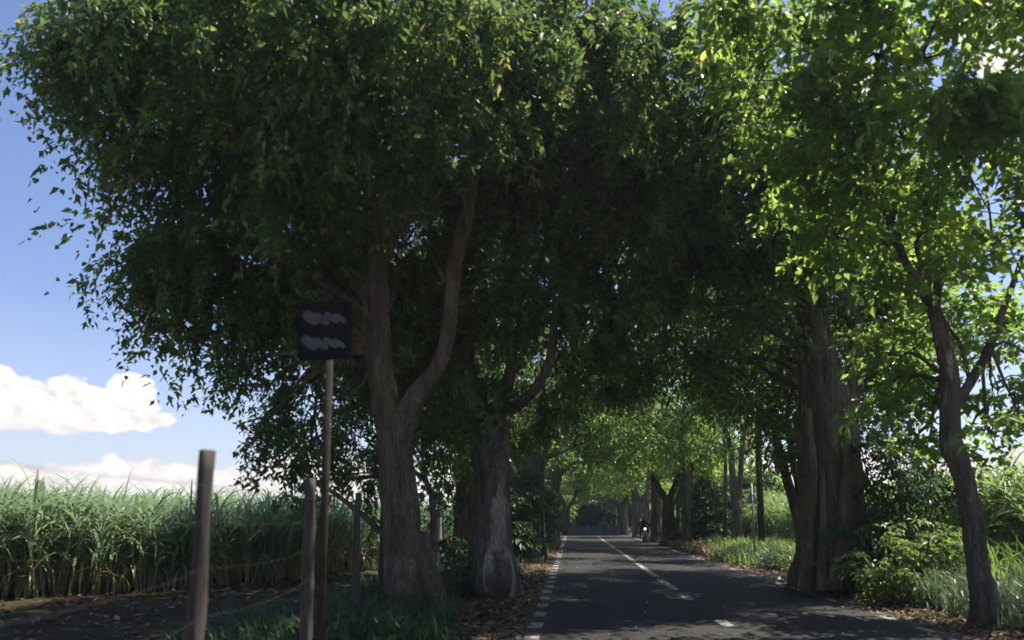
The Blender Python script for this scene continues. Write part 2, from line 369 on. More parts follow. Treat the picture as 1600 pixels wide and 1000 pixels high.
def limbs_to(acc, anchors, lobes, seed, r0=.06):
    rng = np.random.RandomState(seed); A = np.asarray(anchors, float)
    for c, r in lobes:
        c = np.asarray(c, float); rr = float(r if not hasattr(r, '__len__') else max(r))
        a = A[np.argmin(np.linalg.norm(A[:, :2] - c[:2], axis=1) + .9 * np.abs(A[:, 2] - (c[2] - .28 * np.linalg.norm(A[:, :2] - c[:2], axis=1) - .3)) + rng.uniform(0, 1.4, len(A)))]
        L = np.linalg.norm(c - a)
        if L < .3: continue
        mid = (a + c) / 2 + np.array([0, 0, .18 * L]) + rng.normal(0, .08 * L, 3); q = min(r0, .02 + .014 * L)
        tube(acc, [a, (a * 2 + mid) / 3 + rng.normal(0, .03 * L, 3), mid, c], [q * 1.5, q * 1.2, q * .8, q * .35], 6, 4, wob=.012, seed=rng.randint(999))
        for k in range(int(3 + rr * 2)):
            e = c + unit(rng.normal(0, 1, 3)) * rr * rng.uniform(.6, 1.0); s0 = mid * .4 + c * .6
            tube(acc, [s0, (s0 + e) / 2 + rng.normal(0, .12 * rr, 3) + np.array([0, 0, .1 * rr]), e], [q * .5, q * .35, .008], 5, 4, wob=.008, seed=rng.randint(999))

# bmesh helpers for made things
def bobj(name, bm, mt, parent=None, loc=None, smooth=False):
    me = bpy.data.meshes.new(name); bmesh.ops.recalc_face_normals(bm, faces=bm.faces); bm.to_mesh(me); bm.free(); me.materials.append(mt)
    for p in me.polygons: p.use_smooth = smooth
    o = bpy.data.objects.new(name, me); COL.objects.link(o)
    if parent: o.parent = parent
    if loc is not None: o.location = loc
    return o
def b_box(bm, c, s, rot=None, bev=0.0):
    r = bmesh.ops.create_cube(bm, size=1); vs = r['verts']
    Mx = Matrix.Translation(c) @ (rot.to_matrix().to_4x4() if rot else Matrix.Identity(4)) @ Matrix.Diagonal((*s, 1))
    bmesh.ops.transform(bm, matrix=Mx, verts=vs)
    if bev: bmesh.ops.bevel(bm, geom=list({e for v in vs for e in v.link_edges}), offset=bev, segments=2, affect='EDGES')
def b_cyl(bm, a, b_, r1, r2=None, seg=12):
    a = Vector(a); b_ = Vector(b_); d = b_ - a; r2 = r1 if r2 is None else r2
    Mx = Matrix.Translation((a + b_) / 2) @ d.to_track_quat('Z', 'Y').to_matrix().to_4x4()
    bmesh.ops.create_cone(bm, cap_ends=True, segments=seg, radius1=r1, radius2=r2, depth=d.length, matrix=Mx)
def b_torus(bm, c, R, r, axis='X', n=28, k=8):
    rings = []
    for i in range(n):
        a = 2 * math.pi * i / n; ring = []
        for j in range(k):
            b2 = 2 * math.pi * j / k; q = R + r * math.cos(b2)
            ring.append(bm.verts.new(Vector(c) + Vector((r * math.sin(b2), q * math.cos(a), q * math.sin(a)))))
        rings.append(ring)
    for i in range(n):
        for j in range(k): bm.faces.new((rings[i][j], rings[(i + 1) % n][j], rings[(i + 1) % n][(j + 1) % k], rings[i][(j + 1) % k]))

# ------------------------------------------------------------------ ground and road
XL, XR, YE = -.78, 5.42, 67.0
def gh(x, y):
    x = np.asarray(x, float); y = np.asarray(y, float)
    n = .03 * np.sin(x * 1.7 + y * .9) + .025 * np.sin(x * 3.1 - y * 2.3 + 1) + .012 * np.sin(x * 7.3 + y * 6.1)
    dl = np.clip((XL - .1 - x) / 1.6, 0, 1); dr = np.clip((x - XR - .1) / 2.2, 0, 1)
    h = dl * (.05 + n) + dr * (.22 + n * 1.5)
    far = np.clip((y - YE - 3.5) / 2, 0, 1); h = np.where(y > YE - 1.2, h * 0, h) + far * .02
    return h - .012
def axis(a, b_, fine0, fine1, st, growth=1.25):
    v = list(np.arange(fine0, fine1, st)); s = st; x = fine0
    while x > a: s *= growth; x -= s; v.insert(0, x)
    s = st; x = v[-1]
    while x < b_: s *= growth; x += s; v.append(x)
    return np.array(v)
gx = axis(-420, 420, -14, 16, .25); gy = axis(-120, 520, -2, 74, .3)
X, Y = np.meshgrid(gx, gy, indexing='ij'); Z = gh(X, Y); nx, ny = X.shape
i, j = np.meshgrid(np.arange(nx - 1), np.arange(ny - 1), indexing='ij')
Q = np.stack([i * ny + j, (i + 1) * ny + j, (i + 1) * ny + j + 1, i * ny + j + 1], -1).reshape(-1, 4)
tagk(mk('ground', np.stack([X, Y, Z], -1), Q, M['soil'], smooth=True), 'structure')
rng = np.random.RandomState(3)
ys = np.concatenate([np.arange(-25, YE, .35), [YE]]); n = len(ys)
lx = XL + .05 * np.sin(ys * 1.3) + rng.normal(0, .03, n); rx = XR + .05 * np.sin(ys * 1.1 + 2) + rng.normal(0, .035, n)
V = []
cols = 9
for k in range(cols): V.append(np.stack([lx + (rx - lx) * k / (cols - 1), ys, np.full(n, -.004) + .02 * math.sin(math.pi * k / (cols - 1))], -1))
V = np.stack(V, 1).reshape(-1, 3)
i, j = np.meshgrid(np.arange(n - 1), np.arange(cols - 1), indexing='ij')
Q = np.stack([i * cols + j, i * cols + j + 1, (i + 1) * cols + j + 1, (i + 1) * cols + j], -1).reshape(-1, 4)
V2 = np.array([[-30, YE, -.004], [34, YE, -.004], [34, YE + 4, -.004], [-30, YE + 4, -.004]])
tagk(mk('road', np.vstack([V, V2]), np.vstack([Q, np.array([[0, 1, 2, 3]]) + len(V)]), M['asphalt'], smooth=False), 'structure')
def roadz(x): return -.004 + .02 * math.sin(math.pi * min(1, max(0, (x - XL) / (XR - XL)))) + .005
ac = Acc()
def mark(x0, x1, y0, y1, sk=0):
    for a in range(max(1, int((y1 - y0) / 2.0))):
        m_ = max(1, int((y1 - y0) / 2.0)); u0 = y0 + (y1 - y0) * a / m_; u1 = y0 + (y1 - y0) * (a + 1) / m_
        ac.add([[x0, u0, roadz(x0)], [x1, u0 + sk, roadz(x1)], [x1, u1 + sk, roadz(x1)], [x0, u1, roadz(x0)]], [[0, 1, 2, 3]])
LXm = -.54; CXm = 2.30; RXm = 5.1
for k in range(-8, 45):
    y0 = 9.85 + k * 1.29; mark(LXm - .11, LXm + .09, y0, y0 + .62)
mark(CXm - .09, CXm + .09, 11.4, 12.1); mark(CXm - .09, CXm + .09, 15.0, 15.9); mark(CXm - .09, CXm + .09, 17.1, 20.0)
for k in range(7): mark(CXm - .085, CXm + .085, 20.9 + k * 6.6, 20.9 + k * 6.6 + 6.0)
mark(CXm - .09, CXm + .09, 7.2, 8.2)
for k in range(-4, 44):
    y0 = 9.9 + k * 1.29
    if k % 5 != 3: mark(RXm - .07, RXm + .07, y0, y0 + .5)
V, Q, T = ac.out(); tagk(mk('road_markings', V, Q, M['paint']), 'structure')

# ------------------------------------------------------------------ sugar cane
def cane(name, pts, mt, seed, hs=1.0, nst=4, nlf=9, lw=.022, label='', low=True):
    rng = np.random.RandomState(seed); pts = np.asarray(pts)
    n = len(pts) * nst; base = np.repeat(pts, nst, 0) + np.column_stack([rng.normal(0, .13, (n, 2)), np.zeros(n)])
    base[:, 2] = gh(base[:, 0], base[:, 1]) - .03
    far = np.clip(np.minimum(-base[:, 0] - 9, 30), 0, 30) * .03; H = hs * rng.uniform(1.15, 1.55, n) + far; H = H * (1 + .09 * np.sin(base[:, 1] * .9 + base[:, 0] * .5) + .06 * np.sin(base[:, 1] * 2.3 + 1)); lean = rng.normal(0, .16, (n, 2))
    top = base + np.column_stack([lean * H[:, None], H])
    a = Acc()
    # stalks
    th = np.array([0, 2.09, 4.19]); r = rng.uniform(.012, .02, n)
    ring = np.stack([np.cos(th), np.sin(th), np.zeros(3)], -1)
    lo = base[:, None] + ring[None] * r[:, None, None]; hi = top[:, None] + ring[None] * r[:, None, None] * .6
    V = np.concatenate([lo, hi], 1); b0 = np.arange(n)[:, None] * 6
    Q = np.concatenate([np.stack([b0 + k, b0 + (k + 1) % 3, b0 + 3 + (k + 1) % 3, b0 + 3 + k], -1).reshape(n, 1, 4) for k in range(3)], 1)
    a.add(V, Q, np.repeat(rng.choice([.2, .9, .97, 1.0], n), 6))
    # leaves
    N = n * nlf; s = np.repeat(np.arange(n), nlf); t = np.tile(np.linspace(.35, 1, nlf), n) + rng.normal(0, .03, N)
    p = base[s] + (top[s] - base[s]) * t[:, None]
    phi = rng.uniform(0, 6.283, N); L = hs * rng.uniform(.75, 1.35, N) * (.7 + .4 * t); e0 = rng.uniform(.75, 1.45, N); arch = rng.uniform(.8, 2.4, N)
    dead = (t < .55) & (rng.uniform(0, 1, N) < .4); e0 = np.where(dead, rng.uniform(-.4, .5, N), e0); arch = np.where(dead, 2.2, arch)
    tt = np.clip(rng.uniform(0, .8, N), 0, 1); tt = np.where(dead, rng.uniform(.9, 1, N), tt)
    K = 5; pr = [p]; cur = p.copy()
    for k in range(K):
        e = e0 - arch * ((k + .5) / K) ** 1.5; st = (L / K)[:, None]
        cur = cur + np.column_stack([np.cos(e) * np.cos(phi), np.cos(e) * np.sin(phi), np.sin(e)]) * st; pr.append(cur)
    side = np.column_stack([-np.sin(phi), np.cos(phi), rng.normal(0, .3, N)]); side = side * rng.choice([.7, 1.0, 1.5, 2.1], N)[:, None]; wv = np.array([.6, 1, 1, .8, .5, .08]) * lw
    G = np.stack([np.stack([pr[k] - side * wv[k], pr[k] + side * wv[k]], 1) for k in range(K + 1)], 1).reshape(N, 2 * (K + 1), 3)
    b0 = np.arange(N)[:, None] * (2 * (K + 1))
    Q = np.concatenate([np.stack([b0 + 2 * k, b0 + 2 * k + 1, b0 + 2 * k + 3, b0 + 2 * k + 2], -1).reshape(N, 1, 4) for k in range(K)], 1)
    a.add(G, Q, np.repeat(tt, 2 * (K + 1)))
    V, Q, T = a.out(); o = mk(name, V, Q, mt, None, T, True); o['kind'] = 'stuff'; o['label'] = label; return o
def field_pts(edge, depth, step, side, seed, grow=1.06):
    rng = np.random.RandomState(seed); E = catmull(np.array(edge, float), 30); seg = np.linalg.norm(np.diff(E, axis=0), axis=1); s = np.concatenate([[0], np.cumsum(seg)])
    out = []; dd = 0; k = 0
    while dd < depth:
        q = np.arange(0, s[-1], step * (1 + dd * .05)); x = np.interp(q, s, E[:, 0]); y = np.interp(q, s, E[:, 1])
        out.append(np.column_stack([x + side * dd + rng.normal(0, .12, len(q)), y + rng.normal(0, .15, len(q)) - dd * .25, np.zeros(len(q))]))
        dd += .55 * grow ** k; k += 1
    return np.concatenate(out)
Ledge = [(-21, 4), (-14.5, 9), (-10.6, 14), (-6.9, 20), (-5.8, 28), (-5.6, 45), (-5.6, 75)]
lp = field_pts(Ledge, 14, .42, -1, 5)
cane('sugarcane_field_by_fence', lp, M['cane'], 11, 1.03, 5, 12, .0145, 'tall green sugarcane standing behind the wire fence and the left trees')
Redge = [(13.0, 3), (11.6, 9), (9.6, 15), (9.4, 24), (9.8, 40), (10.5, 75)]
rp = field_pts(Redge, 10, .42, 1, 6)
cane('sugarcane_field_by_road', rp, M['cane_sun'], 12, 1.22, 5, 11, .018, 'sunlit pale green sugarcane beyond the trees on the right')
def canopy(name, x0, x1, y0, y1, seed, label, mt):
    gx = np.linspace(x0, x1, 110); gy = np.linspace(y0, y1, 150); X, Y = np.meshgrid(gx, gy, indexing='ij'); r = np.random.RandomState(seed)
    Z = 2.1 + .2 * r.rand(*X.shape) + .08 * np.sin(X * .7) * np.sin(Y * .5); Z[0, :] = Z[-1, :] = 0; Z[:, 0] = Z[:, -1] = 0
    nx, ny = X.shape; i, j = np.meshgrid(np.arange(nx - 1), np.arange(ny - 1), indexing='ij')
    Q = np.stack([i * ny + j, (i + 1) * ny + j, (i + 1) * ny + j + 1, i * ny + j + 1], -1).reshape(-1, 4)
    o = mk(name, np.stack([X, Y, Z], -1), Q, mt, None, r.rand(X.size) * .85, False); o['kind'] = 'stuff'; o['label'] = label
canopy('distant_sugarcane', -240, -20.5, 6, 300, 21, 'distant tops of the sugarcane field on the left', M['cane'])
canopy('far_sugarcane', 21, 240, 4, 300, 22, 'distant tops of the sugarcane field on the right', M['cane_sun'])

# ------------------------------------------------------------------ trees
def ptree(name, label, base, paths, lobes, dens, bark, leaf, seed, cat='tree', group=None, dark_lobes=None, **kw):
    """paths: list of [(px,py,d,r)...] limb centre lines; lobes: (px,py,d,r)"""
    bx, by = base; b0 = np.array([bx, by, float(gh(bx, by))])
    t = thing(name, label, cat, b0, group); a = Acc(); anchors = []
    for k, p in enumerate(paths):
        pts = [at(q[0], q[1], q[2]) for q in p]; rr = [q[3] for q in p]
        if k == 0: pts = [b0 + np.array([0, 0, -.15])] + pts; rr = [rr[0] * 1.12] + rr
        big = max(rr)
        P = tube(a, pts, rr, 80 if big > .2 else 16, 12 if big > .2 else 6, flute=(.08 if big > .55 else .11) if big > .2 else .05, butt=kw.get('butt', .35) if k == 0 else 0, wob=.004, seed=seed + k)
        anchors += list(P[len(P) // 2:])
    lb = [(at(q[0], q[1], q[2]), q[3]) for q in lobes if len(q) == 4] + [((q[1], q[2], q[3]), q[4]) for q in lobes if len(q) == 5]
    V, Q, T = a.out(); mk('trunk', V, Q, M[bark], t, None, True, b0)
    a = Acc(); limbs_to(a, anchors, lb, seed + 50); V, Q, T = a.out(); mk('branches', V, Q, M[bark], t, None, True, b0)
    ckw = {k: v for k, v in kw.items() if k != 'butt'}
    crown('crown', lb, dens, M[leaf], t, seed, origin=b0, **ckw)
    return t

W_ = 'w'  # world-space lobes, mostly unseen upper leaf masses added to shade what lies below
# first tree on the left, by the wire fence
bL1 = gp(645, 958)
ptree('roadside_tree', 'brown forked tree with a flared root, nearest on the left', (bL1[0], bL1[1]),
      [[(632, 930, 12.3, .345), (626, 860, 12.4, .315), (621, 760, 12.4, .29), (612, 680, 12.4, .27), (598, 600, 12.4, .23), (588, 500, 12.3, .215), (586, 400, 12.2, .205), (576, 300, 12.0, .17), (562, 200, 11.8, .14), (535, 80, 11.5, .11), (520, -60, 11.2, .08)],
       [(622, 690, 12.4, .22), (645, 625, 12.3, .17), (688, 565, 12.2, .13), (704, 490, 12.1, .12), (712, 410, 12.0, .115), (733, 330, 11.9, .11), (745, 240, 11.8, .10), (775, 120, 11.6, .07)],
       [(590, 430, 12.2, .12), (612, 380, 12.2, .09), (635, 345, 12.3, .07), (690, 318, 12.6, .06), (735, 325, 12.9, .05)],
       [(706, 470, 12.1, .05), (695, 440, 12, .04), (672, 400, 11.9, .02)],
       [(575, 290, 12.0, .09), (520, 200, 11.4, .08), (440, 130, 10.6, .06), (350, 80, 10, .04)],
       [(655, 835, 12.4, .13), (672, 900, 12.2, .16), (700, 985, 11.9, .13), (712, 1010, 11.6, .06)]],
      [(191, 70, 10.5, .7), (165, 110, 10.5, .35), (165, 200, 10.6, .35), (269, 40, 10, 1.1), (287, 200, 10.8, .7), (235, 320, 11.4, .65), (239, 400, 11.6, .8), (200, 430, 11.6, .35), (217, 400, 11.3, .35), (222, 470, 11.6, .25), (292, 512, 12, .2), (401, 672, 12.3, .25), (479, 742, 13, .18),
       (348, 90, 10, 1.6), (470, 30, 9, 1.5), (322, 250, 11.2, 1.2), (409, 260, 10.8, 1.5), (339, 380, 11.8, 1.0), (282, 470, 12, .55), (409, 430, 12, 1.2), (288, 532, 12, .25),
       (480, 380, 12.9, 1.1), (449, 502, 12.5, .8), (379, 492, 12, .55), (362, 572, 12, .3), (423, 592, 12.3, .55), (414, 662, 12.4, .35), (480, 640, 12.9, .55), (479, 702, 13, .3), (461, 480, 12.8, .8), (540, 560, 14, .8),
       (545, 680, 14, .6), (560, 745, 14.2, .4), (560, 120, 10, 1.8), (520, 260, 14, 1.5), (660, 60, 10, 1.7), (680, 230, 14.5, 1.5), (650, 470, 15, 1.2), (640, 590, 15, .9), (700, 380, 15, 1.2),
       (W_, -1.5, 12.5, 10.5, 2.2), (W_, -4.5, 11.5, 9.8, 1.8), (W_, -6.5, 10.5, 8.8, 1.8), (W_, -5, 14.5, 6.5, 1.6)],
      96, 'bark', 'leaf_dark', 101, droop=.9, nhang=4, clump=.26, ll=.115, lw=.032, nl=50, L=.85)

# second left tree, pale roots
bL2 = gp(772, 926)
ptree('roadside_tree', 'thick gnarled tree with a pale root strip down its side, second on the left', (bL2[0], bL2[1]),
      [[(772, 905, 15.3, .44), (768, 850, 15.4, .40), (768, 780, 15.4, .38), (762, 710, 15.4, .40), (757, 665, 15.4, .40), (740, 630, 15.4, .22), (725, 560, 15.3, .16), (722, 470, 15.2, .12), (740, 350, 15, .08)],
       [(770, 690, 15.4, .22), (783, 640, 15.3, .15), (800, 570, 15.2, .12), (793, 520, 15.2, .10), (800, 440, 15.1, .08), (820, 330, 14.9, .05)],
       [(783, 645, 15.3, .14), (825, 620, 15, .11), (860, 560, 14.7, .10), (875, 470, 14.5, .08), (930, 380, 14, .05)],
       [(757, 660, 15.2, .10), (748, 720, 15.1, .09), (750, 800, 15.1, .085), (755, 870, 15.0, .10), (752, 925, 14.9, .11)]],
      [(730, 600, 14.2, .7), (700, 620, 14.2, .6), (690, 700, 15, .5), (760, 480, 14, .8), (820, 450, 15, 1.4), (900, 500, 17, 1.4), (850, 330, 14, 1.6), (960, 380, 15, 1.6), (800, 200, 13, 1.8), (930, 200, 13, 1.8),
       (1040, 90, 12.5, 1.8), (880, 60, 11, 1.7), (720, 520, 16.5, 1.1), (860, 610, 19, 1.0), (800, 660, 19, .8), (690, 760, 18.5, .5), (720, 690, 17, .6), (1060, 300, 15, 1.5), (950, 560, 21, 1.4),
       (W_, 0, 15.5, 10, 2.6), (W_, 2.5, 15, 9.5, 2.4), (W_, -3, 17.5, 9, 2.6), (W_, -5.3, 17.5, 6.5, 1.6), ],
      88, 'bark_grey', 'leaf_dark', 131, droop=.8, nhang=4, clump=.28, ll=.115, lw=.032, nl=48, L=.75, butt=.5)

# big trunk on the right
bR1 = gp(1297, 914)
ptree('banyan_tree', 'massive dark fluted trunk with aerial roots on the right road edge', (bR1[0], bR1[1]),
      [[(1297, 880, 16.9, .70), (1296, 820, 17, .68), (1296, 740, 17, .64), (1292, 660, 17, .60), (1283, 590, 17, .48), (1272, 520, 16.9, .36), (1262, 430, 16.7, .30), (1240, 320, 16.3, .22), (1200, 200, 15.7, .15)],
       [(1310, 700, 17, .45), (1322, 630, 17, .26), (1340, 560, 17, .18), (1335, 500, 17, .14), (1318, 440, 17, .12), (1330, 330, 16.8, .08)],
       [(1332, 590, 17, .14), (1370, 540, 17.2, .11), (1395, 480, 17.3, .09), (1420, 400, 17.3, .05)],
       [(1262, 640, 16.5, .10), (1270, 740, 16.3, .11), (1264, 830, 16.3, .13), (1262, 925, 16.2, .18)],
       [(1320, 640, 16.6, .09), (1318, 730, 16.3, .09), (1310, 830, 16.2, .10), (1302, 920, 16.0, .16)],
       [(1285, 740, 16.25, .06), (1286, 830, 16.2, .08), (1283, 922, 16.0, .12)]],
      [(1150, 480, 16, 1.0), (1230, 400, 15.5, 1.1), (1120, 380, 15.5, 1.2), (1180, 260, 15, 1.5), (1300, 300, 15.5, 1.3), (1400, 420, 17.5, 1.2), (1380, 520, 18, 1.1), (1390, 600, 18.5, .9), (1370, 660, 18.5, .55),
       (1120, 180, 14, 1.7), (1010, 480, 17, 1.2), (1060, 560, 19, 1.2), (1180, 570, 20, 1.2), (1230, 640, 20, 1.0), (1230, 700, 20.5, .6), (1000, 600, 21, 1.0), (1250, 560, 18.7, .9), (1130, 600, 22, 1.0), (1440, 520, 19, 1.1),
       (W_, 6, 17, 9.5, 2.2), (W_, 8.0, 19, 7.8, 1.8), (W_, 4, 20, 9.3, 2.4), (W_, 7.5, 23.5, 8.5, 2.2), (W_, 5.5, 24, 7.5, 1.6), (W_, 3, 23, 9, 2.0)],  # leaf lobes added over the road to darken the canopy beneath
      94, 'bark', 'leaf_dark', 161, droop=.6, ll=.14, lw=.036, nl=30, L=.85, butt=.15)

# near slim tree on the right
bR2 = gp(1540, 962, .15)
ptree('roadside_tree', 'slender curving tree with sunlit bright green leaves, nearest on the right', (bR2[0], bR2[1]),
      [[(1540, 930, 11.8, 0.181), (1530, 880, 11.9, 0.146), (1520, 800, 11.9, 0.142), (1500, 730, 11.9, 0.142), (1487, 680, 11.9, 0.146), (1488, 610, 11.9, 0.138), (1478, 550, 11.8, 0.116), (1462, 490, 11.8, 0.103), (1440, 450, 11.7, 0.073), (1405, 390, 11.4, 0.060), (1370, 280, 10.8, 0.043), (1340, 150, 10.3, 0.034)],
       [(1462, 495, 11.8, 0.077), (1466, 440, 11.7, 0.065), (1475, 350, 11.5, 0.056), (1468, 260, 11.2, 0.043), (1480, 130, 10.8, 0.026)],
       [(1490, 640, 11.9, 0.086), (1520, 590, 12, 0.073), (1545, 545, 12.1, 0.065), (1570, 480, 12.2, 0.052), (1600, 400, 12.2, 0.034)],
       [(1515, 595, 12, 0.034), (1500, 540, 12.1, 0.030), (1480, 510, 12.2, 0.026), (1450, 480, 12.4, 0.017)]],
      [(1250, 60, 9.5, 1.1), (1370, 60, 9.5, 1.3), (1480, 80, 9.3, 1.2), (1300, 190, 10, 1.1), (1420, 210, 10, 1.3), (1550, 230, 10, 1.2), (1220, 160, 10.3, .8), (1180, 80, 10, .9), (1340, 320, 11, .9), (1290, 390, 11.5, .6),
       (1600, 120, 9.6, .9), (1520, 20, 9.5, .8), (1590, 0, 9.5, .6), (1470, 350, 10.8, 1.1), (1580, 370, 11.2, 1.1), (1440, 490, 12.7, .9), (1400, 560, 13, .6), (1560, 500, 12.4, .9), (1430, 620, 13, .7), (1560, 620, 12.5, .55), (1480, 680, 12.6, .55), (1545, 680, 12.2, .35),
       (1390, 640, 13.4, .5), (1620, 560, 12, .7), (1600, 650, 11.5, .35), (1450, 690, 12.8, .35)],
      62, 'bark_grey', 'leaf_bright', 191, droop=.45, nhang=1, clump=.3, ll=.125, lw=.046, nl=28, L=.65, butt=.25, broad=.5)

# a brown straight trunk behind the second left tree
ptree('roadside_tree', 'straight brown trunk just behind the pale-rooted tree, third on the left', (at(727, 870, 19)[0], 19),
      [[(727, 850, 19, .31), (728, 780, 19, .27), (728, 700, 19, .25), (735, 620, 19, .22), (728, 520, 19, .17), (700, 420, 19, .12)]],
      [(690, 560, 20, 1.1), (760, 560, 21, 1.2), (660, 660, 20, .8), (620, 600, 19, .9), (600, 700, 19, .6), (790, 640, 22, .9), (W_, -4, 21, 8, 2.0), (W_, -5.2, 20, 5.6, 1.3)],
      115, 'bark', 'leaf_dark', 211, droop=.8, ll=.18, lw=.036, nl=24, L=.9)

# avenue trees further off: four kinds of build, each copied with its own turn and size
def gtree(name, label, loc, spec, seed, bark, leaf, rz=0, sc=1.0, group='trees lining the avenue', dens=25):
    t = thing(name, label, 'tree', loc, group, rz); t.scale = (sc, sc, sc); a = Acc(); anc = []
    for k, (pts, rr) in enumerate(spec['paths']):
        P = tube(a, pts, rr, 40 if k == 0 else 10, 8, flute=.15 if k == 0 else .05, butt=.5 if k == 0 else 0, wob=.006, seed=seed + k); anc += list(P[len(P) // 2:])
    V, Q, T = a.out(); mk('trunk', V, Q, M[bark], t, None, True)
    a = Acc(); limbs_to(a, anc, spec['lobes'], seed + 9, .05); V, Q, T = a.out(); mk('branches', V, Q, M[bark], t, None, True)
    crown('crown', spec['lobes'], dens, M[leaf], t, seed, ll=.22, lw=.055, nl=20, L=.9, droop=.6, clump=.5)
    return t
arch = [((1.5, 0, 6.2), 1.9), ((3.2, .5, 6.8), 1.7), ((4.6, -.5, 7.6), 1.7), ((0, 2, 5.8), 1.6), ((.3, -2, 6.2), 1.7), ((-1.8, 0, 5.6), 1.7), ((-2.6, 1.2, 4.6), 1.0), ((1, 0, 8.8), 2.0), ((-1.6, -1, 8.0), 1.7), ((3.4, 1.5, 8.8), 1.4), ((2.2, -2.4, 7.6), 1.8), ((1.8, 2.6, 5.2), 1.1), ((2.6, -1.5, 4.9), .8), ((-3.4, 0, 3.4), .8)]
specs = {
 'forked': dict(paths=[([(0, 0, -.2), (0, 0, .5), (.05, 0, 1.8), (0, 0, 3.0)], [.62, .45, .36, .34]), ([(0, 0, 2.7), (-.5, .2, 3.8), (-1.0, .3, 5.2), (-1.2, .1, 6.8)], [.26, .2, .15, .08]), ([(0, 0, 2.7), (.6, -.1, 3.6), (1.1, 0, 4.6), (1.3, .2, 6.2), (2.2, .3, 7.5)], [.26, .2, .17, .13, .06])], lobes=arch),
 'straight': dict(paths=[([(0, 0, -.2), (0, 0, .4), (.05, .02, 2), (-.03, 0, 4), (.2, .1, 5.6), (.4, 0, 7.5)], [.55, .38, .30, .27, .2, .1]), ([(0, 0, 4.0), (.9, 0, 5.2), (2.4, 0, 6.4)], [.17, .12, .06]), ([(0, 0, 3.8), (-.7, .3, 4.8), (-1.6, .4, 5.8)], [.13, .1, .05])], lobes=[(c, r) for c, r in arch if c[2] > 4.6]),
 'roots': dict(paths=[([(0, 0, -.2), (0, 0, .5), (.1, 0, 2), (.25, 0, 3.4), (.7, 0, 5.2), (1.3, 0, 7)], [.85, .6, .5, .46, .3, .12]), ([(-.35, -.3, 3.6), (-.5, -.4, 2), (-.55, -.5, -.2)], [.07, .08, .12]), ([(.5, -.4, 4.0), (.5, -.55, 2), (.6, -.6, -.2)], [.06, .07, .12]), ([(.1, -.5, 3.8), (0, -.66, 2), (-.05, -.8, -.2)], [.05, .06, .1]), ([(0, 0, 3.3), (-.8, .2, 4.6), (-1.2, .2, 6.2)], [.25, .18, .08])], lobes=arch),
}
protos = {}
for k, (nm, sp_) in enumerate(specs.items()): pass
def avenue(kind, label, px, py, right, rz, sc=1.0, leaf=None, d=None, z=0.0):
    g = gp(px, py) if d is None else at(px, 860, d); x, y = float(g[0]), float(g[1])
    loc = (x, y, float(gh(x, y)) - .02); rot = (math.pi if right else 0) + rz
    key = (kind, leaf)
    if key not in protos:
        protos[key] = gtree('roadside_tree', label, loc, specs[kind], 300 + 17 * len(protos), 'bark_dark' if kind == 'forked' else ('bark' if kind == 'straight' else 'bark_grey'), leaf, rot, sc)
        return protos[key]
    src = protos[key]; o = src.copy(); COL.objects.link(o); o.location = loc; o.rotation_euler = (0, 0, rot); o.scale = (sc,) * 3; o['label'] = label
    for ch in src.children:
        c = ch.copy(); COL.objects.link(c); c.parent = o
    return o
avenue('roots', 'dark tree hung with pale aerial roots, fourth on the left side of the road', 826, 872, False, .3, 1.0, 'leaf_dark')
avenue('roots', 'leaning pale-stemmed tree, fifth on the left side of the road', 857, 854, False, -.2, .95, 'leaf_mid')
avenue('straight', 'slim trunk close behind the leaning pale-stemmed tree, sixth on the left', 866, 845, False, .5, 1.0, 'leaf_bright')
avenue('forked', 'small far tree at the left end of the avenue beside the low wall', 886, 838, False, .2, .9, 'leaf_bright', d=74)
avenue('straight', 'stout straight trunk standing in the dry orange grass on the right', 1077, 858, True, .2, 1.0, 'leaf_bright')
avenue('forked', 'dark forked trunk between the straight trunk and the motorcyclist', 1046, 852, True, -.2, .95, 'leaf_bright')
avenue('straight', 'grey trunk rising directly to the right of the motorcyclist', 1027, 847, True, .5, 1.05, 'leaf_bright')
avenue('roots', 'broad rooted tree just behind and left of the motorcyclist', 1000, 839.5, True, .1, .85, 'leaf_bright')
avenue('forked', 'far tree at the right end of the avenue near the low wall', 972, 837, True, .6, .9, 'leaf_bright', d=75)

def slim(label, base_px, d, path, lobes, bark, seed, dens=25, leaf='leaf_bright', group='slim young trees on the right verge', extra=()):
    b = at(base_px, 850, d)
    return ptree('young_tree', label, (b[0], b[1]), [path] + list(extra), lobes, dens, bark, leaf, seed, group=group, ll=.2, lw=.05, nl=20, L=.8, droop=.5, butt=.15)
slim('slim dark straight trunk right behind the triangular road sign', 1190, 31, [(1190, 840, 31, .16), (1188, 780, 31, .135), (1186, 700, 31, .125), (1186, 600, 31, .11), (1180, 480, 31, .08)],
     [(1180, 560, 31, 1.5), (1130, 520, 30, 1.6), (1230, 600, 31, 1.2), (1220, 660, 31, .7), (1170, 450, 31, 1.8), (1240, 480, 31, 1.5), (W_, 7.5, 29, 8, 1.6)], 'bark_dark', 401)
slim('young tree forking low into a narrow V, left of the triangular sign', 1153, 36, [(1152, 830, 36, .26), (1150, 790, 36, .22), (1143, 740, 36, .14), (1138, 690, 36, .11), (1120, 640, 36, .08)],
     [(1110, 640, 36, 1.5), (1160, 620, 36, 1.5), (1140, 690, 37, .8), (1100, 690, 36, .8), (1180, 690, 37, .9), (1130, 560, 35, 1.8), (1180, 730, 38, .5), (W_, 7.5, 34, 8, 1.6)], 'bark_grey', 421,
     extra=[[(1150, 792, 36, .16), (1157, 750, 36, .13), (1160, 700, 36, .11), (1170, 640, 36, .07)]])
